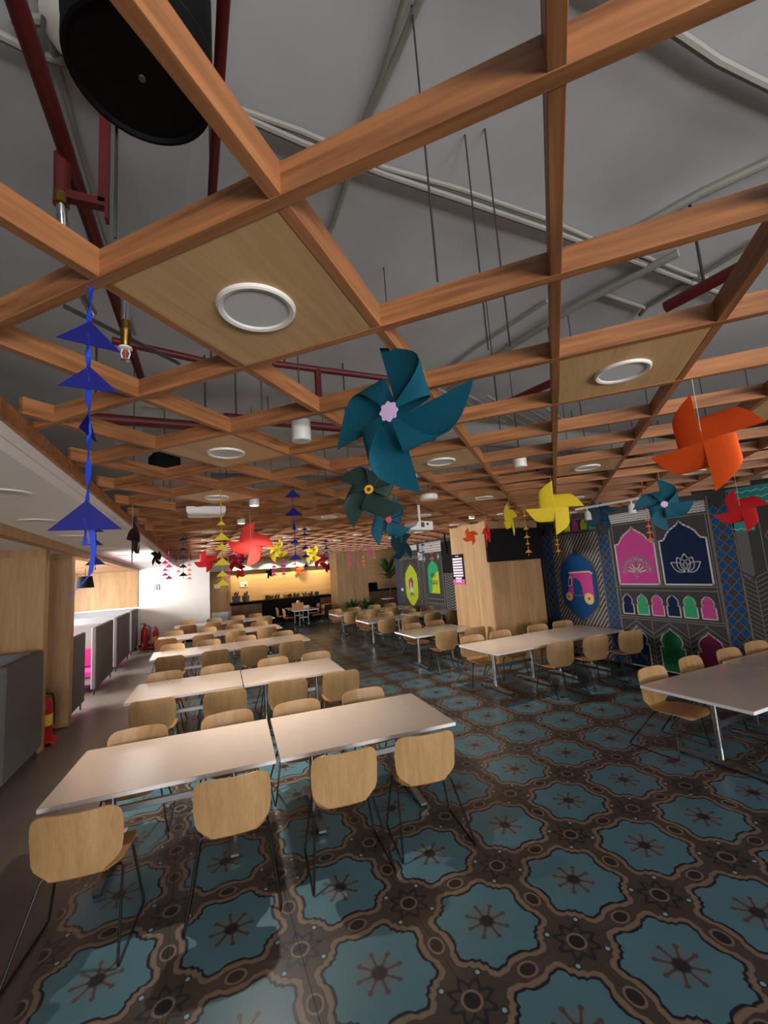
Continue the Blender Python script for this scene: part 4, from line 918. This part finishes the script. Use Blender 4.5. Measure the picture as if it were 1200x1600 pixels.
for q in (-0.32, 0.30):
    h_ = MB().lathe([(0.035, -0.20), (0.045, -0.205), (0.052, -0.20), (0.048, -0.10), (0.03, -0.06), (0.0, -0.055)], n=16).build('spot_head', M_WHITE, t, True, loc=(0, q*L_, 0)); MB().tube([(0, 0, -0.06), (0, 0, -0.015)], 0.01, 8).build('stem', M_WHITE, h_)
for q in (-0.45, 0.45): MB().tube([(0, q*L_, 0.017), (0, q*L_, ZS-3.0)], 0.005, 6).build('drop_rod', M_RODM, t)

# ================================================================== LEFT SIDE: BOOTHS, LAMP, EXTINGUISHERS
def booth(y0, y1, backs, label):
    """upholstered booth: an aisle screen, cross screens at the given places and pink benches on the given sides"""
    t = thing('booth_sofa', label, 'sofa', (-2.1, y0, 0), group='booths along the left aisle')
    MB().box((0, (y1-y0)/2, 0.775), (0.10, y1-y0, 1.31), bev=0.02).build('aisle_screen', M_FAB, t)
    for yb, sides in backs:
        yb -= y0
        MB().box((-1.12, yb, 0.775), (2.12, 0.10, 1.31), bev=0.02).build('back_screen', M_FABL, t)
        for s in sides:
            MB().box((-1.12, yb+s*0.36, 0.39), (2.1, 0.60, 0.16), bev=0.03).build('seat_cushion', M_PINK, t)
            MB().box((-1.12, yb+s*0.34, 0.24), (2.06, 0.54, 0.14)).build('seat_base', M_FABL, t)
            MB().box((-1.12, yb+s*0.10, 0.69), (2.1, 0.10, 0.42), bev=0.03).build('back_cushion', M_PINK, t)
            MB().tube([(0.0, yb+s*0.62, 0.55), (0.0, yb+s*0.2, 0.78)] if False else [(-0.06, yb+s*0.66, 0.52), (-0.06, yb+s*0.22, 0.74)], 0.012, 6).build('arm_bar', M_BLACK, t)
    for y in (0.08, y1-y0-0.08):
        for x in (0.0, -2.0): MB().tube([(x, y, 0), (x, y, 0.13)], 0.016, 8).build('leg', M_BLACK, t)
booth(6.45, 7.78, [(7.72, (-1,))], 'dark grey booth at the left frame edge before the wood fin')
booth(9.36, 10.25, [(9.42, (1,))], 'grey booth right behind the second wood fin')
booth(11.25, 13.25, [(12.25, (-1, 1))], 'grey booth with pink seats, second beyond the wood fins')
booth(13.85, 16.1, [(14.95, (-1, 1))], 'grey booth with pink seats, third beyond the wood fins')
booth(16.7, 18.15, [(18.09, (-1,))], 'grey booth with pink seat against the far white wall')
MB().box((-3.4, 18.22, 0.72), (2.6, 0.06, 1.42), bev=0.01).build('wall_padding', M_FABL, None, label='light grey padded wall panel under the oak wall behind the booths', cat='wall panel')
t = thing('pendant_lamp', 'black tapered pendant lamp over the booths', 'pendant lamp', (-2.84, 14.0, 2.29))
MB().lathe([(0.215, 0.0), (0.165, 0.31), (0.155, 0.31), (0.205, 0.0), (0.215, 0.0)], n=28).build('shade', M_MATTE, t, True); MB().tube([(0, 0, 0.30), (0, 0, ZW-2.29)], 0.006, 6).build('cord', M_MATTE, t); MB().tube([(-0.16, 0, 0.30), (0.16, 0, 0.30)], 0.004, 6).build('spider', M_MATTE, t); MB().lathe([(0, 0.12), (0.03, 0.14), (0.03, 0.2), (0.015, 0.3)], n=12).build('bulb', M_LITE, t, True)
M_EXT = plain('extinguisher_red', (178, 26, 26), 0.3)
def extinguisher(x, y, s, rz, label, band=(226, 190, 60)):
    t = thing('fire_extinguisher', label, 'fire extinguisher', (x, y, 0.06), rz, 'red fire extinguishers')
    MB().lathe([(0.085*s, 0.0), (0.09*s, 0.01), (0.09*s, 0.42*s), (0.075*s, 0.48*s), (0.03*s, 0.53*s), (0.025*s, 0.56*s)], n=20).build('cylinder', M_EXT, t, True)
    MB().lathe([(0.0905*s, 0.18*s), (0.092*s, 0.18*s), (0.092*s, 0.32*s), (0.0905*s, 0.32*s)], n=20).build('paper_label', plain('ext_label_%d' % band[0], band), t)
    MB().tube([(0, 0, 0.55*s), (0, 0, 0.60*s)], 0.02*s, 10).build('valve', M_BLACK, t); MB().box((0.05*s, 0, 0.62*s), (0.14*s, 0.022*s, 0.018*s)).build('lever', M_BLACK, t)
    MB().tube([(-0.02*s, 0, 0.58*s), (-0.10*s, 0, 0.55*s), (-0.125*s, 0, 0.42*s), (-0.115*s, 0, 0.16*s)], [0.011*s, 0.011*s, 0.011*s, 0.02*s], 8).build('hose', M_BLACK, t, True)
def stand(x, y, w, label):
    t = thing('extinguisher_stand', label, 'stand', (x, y, 0)); MB().box((0, 0, 0.045), (w, 0.30, 0.03)).build('tray', M_EXT, t)
    MB().box((0, 0.135, 0.40), (0.03, 0.02, 0.70)).build('back_post', M_EXT, t)
    for sx in (-1, 1): MB().box((sx*(w/2-0.02), 0, 0.015), (0.03, 0.3, 0.03)).build('runner', M_EXT, t)
stand(-2.32, 8.35, 0.62, 'low red stand between the two wood fins'); extinguisher(-2.46, 8.33, 1.1, rad(200), 'red extinguisher between the wood fins, inner one', (210, 206, 200)); extinguisher(-2.17, 8.33, 1.15, rad(230), 'red extinguisher between the wood fins, with yellow label')
stand(-1.62, 17.8, 0.72, 'low red stand against the far white wall'); extinguisher(-1.80, 17.78, 1.35, rad(210), 'tall red extinguisher at the far white wall, left one', (150, 30, 30)); extinguisher(-1.45, 17.78, 1.1, rad(240), 'red extinguisher with yellow top at the far white wall', (230, 180, 40))
# plants
M_LEAF = plain('leaf_green', (52, 84, 40), 0.5, noise=0.15); M_LEAFD = plain('leaf_dark', (34, 46, 30), 0.6, noise=0.15); M_LEAFR = plain('leaf_russet', (110, 70, 50), 0.6, noise=0.15); M_SOIL = plain('soil', (48, 38, 30), 0.95)
_lf = {}
def leaf_mesh(mat, L, w):
    k = (mat.name, L, w)
    if k not in _lf:
        G = []
        for i in range(7):
            s = i/6; ww = w*math.sin(PI*min(0.97, 0.06+s*0.92))**0.8; z = L*(0.75*s-0.35*s*s); G.append([(-ww, L*s*0.85, z+0.12*ww), (0, L*s*0.85, z), (ww, L*s*0.85, z+0.12*ww)])
        _lf[k] = MB().sheet(G, 0.002).mesh('leaf', mat, True)
    return _lf[k]
def plant(x, y, z, potr, poth, potmat, n, L, w, mat, label, cat='plant', stem=0.0, square=False, name='potted_plant', group=None):
    t = thing(name, label, cat, (x, y, z), group=group)
    seg = 4 if square else 20
    MB().lathe([(potr*0.8, 0), (potr*0.82, 0.005), (potr, poth), (potr*0.9, poth), (potr*0.88, poth-0.03), (0, poth-0.03)], n=seg).build('pot', potmat, t, not square)
    MB().lathe([(0, poth-0.02), (potr*0.87, poth-0.025)], n=seg).build('soil', M_SOIL, t)
    zz = poth-0.02
    if stem: MB().tube([(0, 0, poth-0.03), (0.03, 0.02, poth+stem*0.5), (0.0, 0.0, poth+stem)], [0.03, 0.024, 0.015], 8).build('stem', plain('bark', (80, 62, 46)), t, True); zz = poth+stem*0.72
    lm = leaf_mesh(mat, L, w)
    for k in range(n):
        a = k*2.399; q = k/n
        o = ob('leaf', lm, t, (0.3*potr*math.cos(a), 0.3*potr*math.sin(a), zz+(stem*0.28*q if stem else 0.03*q)), (rad(5+50*(q if not stem else (q*1.3-0.5)))+random.uniform(-.2, .2), random.uniform(-.25, .25), a)); sc_ = random.uniform(0.7, 1.1); o.scale = (sc_, sc_, sc_)
plant(-2.62, 8.62, 0.0, 0.16, 0.5, M_MATTE, 26, 0.36, 0.04, M_LEAFD, 'dark leafy plant in the gap between the two wood fins', stem=0.55)
# far counter
t = thing('serving_counter', 'brown serving counter with a black worktop in front of the lit oak wall', 'counter', (3.7, 21.25, 0))
M_BRN = wood('counter_brown', (112, 74, 44), (140, 98, 62), 'Z', 0.5, 30, 5, 0.05)
for k in range(6): MB().box((-1.95+0.78*k, 0, 0.52), (0.772, 0.62, 1.04), bev=0.004).build('front_panel', M_BRN, t)
MB().box((0, 0, 1.10), (4.8, 0.74, 0.12), bev=0.006).build('worktop', M_MATTE, t); MB().box((0, 0.03, 0.05), (4.6, 0.5, 0.1)).build('plinth', M_BLACK, t)
M_POT = plain('pot_grey', (120, 122, 124), 0.6)
plant(1.56, 21.1, 1.16, 0.19, 0.30, M_POT, 14, 0.22, 0.03, M_LEAFR, 'grey pot with a small plant at the counter end, left one', square=True, group='grey pots on the counter'); plant(1.98, 21.1, 1.16, 0.17, 0.28, M_POT, 14, 0.24, 0.03, M_LEAFR, 'grey pot with a small plant on the counter, right one', square=True, group='grey pots on the counter')
for k in range(3):
    xx = 3.10+0.92*k; t = thing('planter_box', 'black planter box of russet leaves before the counter, %s from the left' % ORD[k], 'planter', (xx, 20.72, 0), group='planter boxes before the counter')
    MB().box((0, 0, 0.62), (0.86, 0.26, 1.1), bev=0.008).build('box', M_MATTE, t); MB().box((0, 0, 0.035), (0.7, 0.2, 0.07)).build('foot', M_BLACK, t)
    for q in range(22):
        o = ob('leaf', leaf_mesh(M_LEAFR if q % 3 else M_LEAF, 0.3, 0.035), t, (-0.34+0.68*q/21, random.uniform(-.06, .06), 1.14), (random.uniform(.3, .9), random.uniform(-.4, .4), random.uniform(0, 6.28)))
# counter downlights: a real glow on the oak wall
for k in range(4):
    x = 1.9+1.3*k; t = thing('counter_downlight', 'small lit downlight over the counter, %s from the left' % ORD[k], 'ceiling light', (x, 21.45, 2.97), group='lit downlights over the counter')
    MB().lathe([(0.06, 0.0), (0.075, 0.0), (0.075, 0.05), (0.06, 0.05)], n=16).build('ring', M_RING, t, True); MB().lathe([(0, 0.005), (0.058, 0.005)], n=16).build('lamp', M_GLOW, t); MB().tube([(0, 0, 0.05), (0, 0, ZS-2.97)], 0.004, 6).build('drop_rod', M_RODM, t)
    l = bpy.data.lights.new('counter_beam', 'SPOT'); l.energy = 150; l.color = (1, 0.80, 0.50); l.spot_size = 2.3; l.spot_blend = 0.6; l.shadow_soft_size = 0.06; lo_ = bpy.data.objects.new('counter_beam', l); COL.objects.link(lo_); lo_.parent = t; lo_.location = (0, 0, -0.02); lo_.rotation_euler = (rad(20), 0, 0)
# door
d1 = MB().box((0.95, 21.97, 1.28), (0.88, 0.05, 2.56), bev=0.004).build('door_1', M_CLAD, kind='structure')
MB().box((0.95, 21.935, 0.48), (0.86, 0.02, 0.52)).build('kick_plate', M_ALU, d1); MB().tube([(1.28, 21.94, 1.35), (1.28, 21.90, 1.37), (1.28, 21.90, 1.73), (1.28, 21.94, 1.75)], 0.014, 8).build('pull_handle', M_CHROME, d1, True)
MB().box((0.78, 21.935, 1.95), (0.28, 0.01, 0.20)).build('notice', plain('paper_white', (232, 230, 224)), d1); MB().box((0.44, 21.95, 1.3), (0.06, 0.1, 2.6)).build('door_frame', M_MATTE, d1)
t = thing('wall_notice', 'white framed notice on the oak wall right of the door', 'sign', (1.98, 21.985, 1.95)); MB().box((0, 0, 0), (0.36, 0.02, 0.26), bev=0.003).build('plate', M_WHITE, t); MB().box((0.09, -0.012, -0.04), (0.07, 0.004, 0.08)).build('mark', M_MATTE, t)
t = thing('wall_sign', 'small square pictogram sign on the far white wall', 'sign', (-1.45, 18.285, 2.14)); MB().box((0, 0, 0), (0.17, 0.015, 0.20), bev=0.003).build('plate', plain('sign_grey', (112, 116, 112)), t)
MB().box((0, -0.009, 0.0), (0.13, 0.004, 0.16)).build('field', plain('sign_pale', (214, 216, 208)), t); MB().box((0.0, -0.012, 0.0), (0.025, 0.004, 0.10)).build('figure_body', M_MATTE, t); MB().box((0.0, -0.012, -0.05), (0.08, 0.004, 0.02)).build('figure_base', M_MATTE, t); MB().lathe([(0.016, 0), (0.016, 0.004), (0, 0.005)], n=10).build('figure_head', M_MATTE, t, loc=(0, -0.0105, 0.062), rot=(PI/2, 0, 0))
# paper bag, small box on the square table
t = thing('paper_bag', 'brown paper bag standing on the white table before the counter', 'bag', (3.86, 18.6, 0.745)); M_KR = plain('kraft_paper', (186, 134, 84), 0.8)
MB().prism([(-0.22, 0), (0.22, 0), (0.23, 0.30), (-0.23, 0.30)], (0, -0.10, 0), (1, 0, 0), (0, 0, 1), (0, 0.2, 0)).build('bag', M_KR, t)
MB().tube([(-0.06, -0.09, 0.30), (-0.05, -0.09, 0.40), (0.05, -0.09, 0.40), (0.06, -0.09, 0.30)], 0.008, 6).build('handle', M_WHITE, t); MB().lathe([(0.05, 0.28), (0.06, 0.34), (0.03, 0.40), (0, 0.41)], n=10).build('crumpled_tissue', M_WHITE, t, True)
t = thing('tissue_box', 'low white box on the far half of the table before the counter', 'box', (4.4, 19.5, 0.745)); MB().box((0, 0, 0.05), (0.30, 0.16, 0.10), bev=0.01).build('box', M_WHITE, t); MB().box((0, 0, 0.102), (0.14, 0.03, 0.004)).build('slot', M_MATTE, t)
# plants and stools around the far pillar, things at the right of it
plant(6.25, 18.55, 0.0, 0.20, 0.42, M_MATTE, 40, 0.62, 0.05, M_LEAF, 'bushy green plant at the foot of the far pillar, left one', group='bushy plants at the far pillar'); plant(7.05, 18.55, 0.0, 0.20, 0.42, M_MATTE, 40, 0.62, 0.05, M_LEAF, 'bushy green plant at the foot of the far pillar, right one', group='bushy plants at the far pillar')
plant(8.5, 19.2, 0.0, 0.25, 0.5, M_MATTE, 46, 0.85, 0.06, M_LEAF, 'tall leafy plant between the far pillar and the mural wall', stem=1.7)
def stool(x, y, label):
    t = thing('bar_stool', label, 'stool', (x, y, 0), group='bar stools near the counter'); MB().lathe([(0, 0.70), (0.17, 0.70), (0.18, 0.715), (0.175, 0.735), (0, 0.74)], n=18).build('seat', M_SEAT, t, True)
    for k in range(4): a = PI/4+k*PI/2; MB().tube([(0.10*math.cos(a), 0.10*math.sin(a), 0.70), (0.2*math.cos(a), 0.2*math.sin(a), 0.0)], 0.009, 6).build('leg', M_BLACK, t)
    MB().lathe([(0.163, 0.25), (0.168, 0.255), (0.173, 0.25), (0.168, 0.245), (0.163, 0.25)], n=18).build('foot_ring', M_BLACK, t)
stool(5.75, 20.5, 'round wooden bar stool beside the far pillar')
t = thing('side_table', 'small round side table right of the far pillar', 'table', (7.9, 18.2, 0)); MB().lathe([(0, 0.86), (0.30, 0.86), (0.31, 0.875), (0.30, 0.89), (0, 0.89)], n=24).build('tabletop', M_TOP, t, True); MB().tube([(0, 0, 0.02), (0, 0, 0.86)], 0.022, 10).build('post', M_BLACK, t, True); MB().lathe([(0.2, 0), (0.2, 0.012), (0.03, 0.03), (0, 0.03)], n=20).build('foot', M_BLACK, t, True)
t = thing('back_counter', 'dark counter with pale top right of the far pillar', 'counter', (8.9, 21.3, 0)); MB().box((0, 0, 0.55), (2.6, 0.6, 1.1)).build('front', M_BRN, t); MB().box((0, 0, 1.13), (2.7, 0.7, 0.06)).build('worktop', M_MATTE, t); MB().box((-0.5, 0, 1.35), (0.5, 0.3, 0.38), bev=0.02).build('machine', M_MATTE, t)
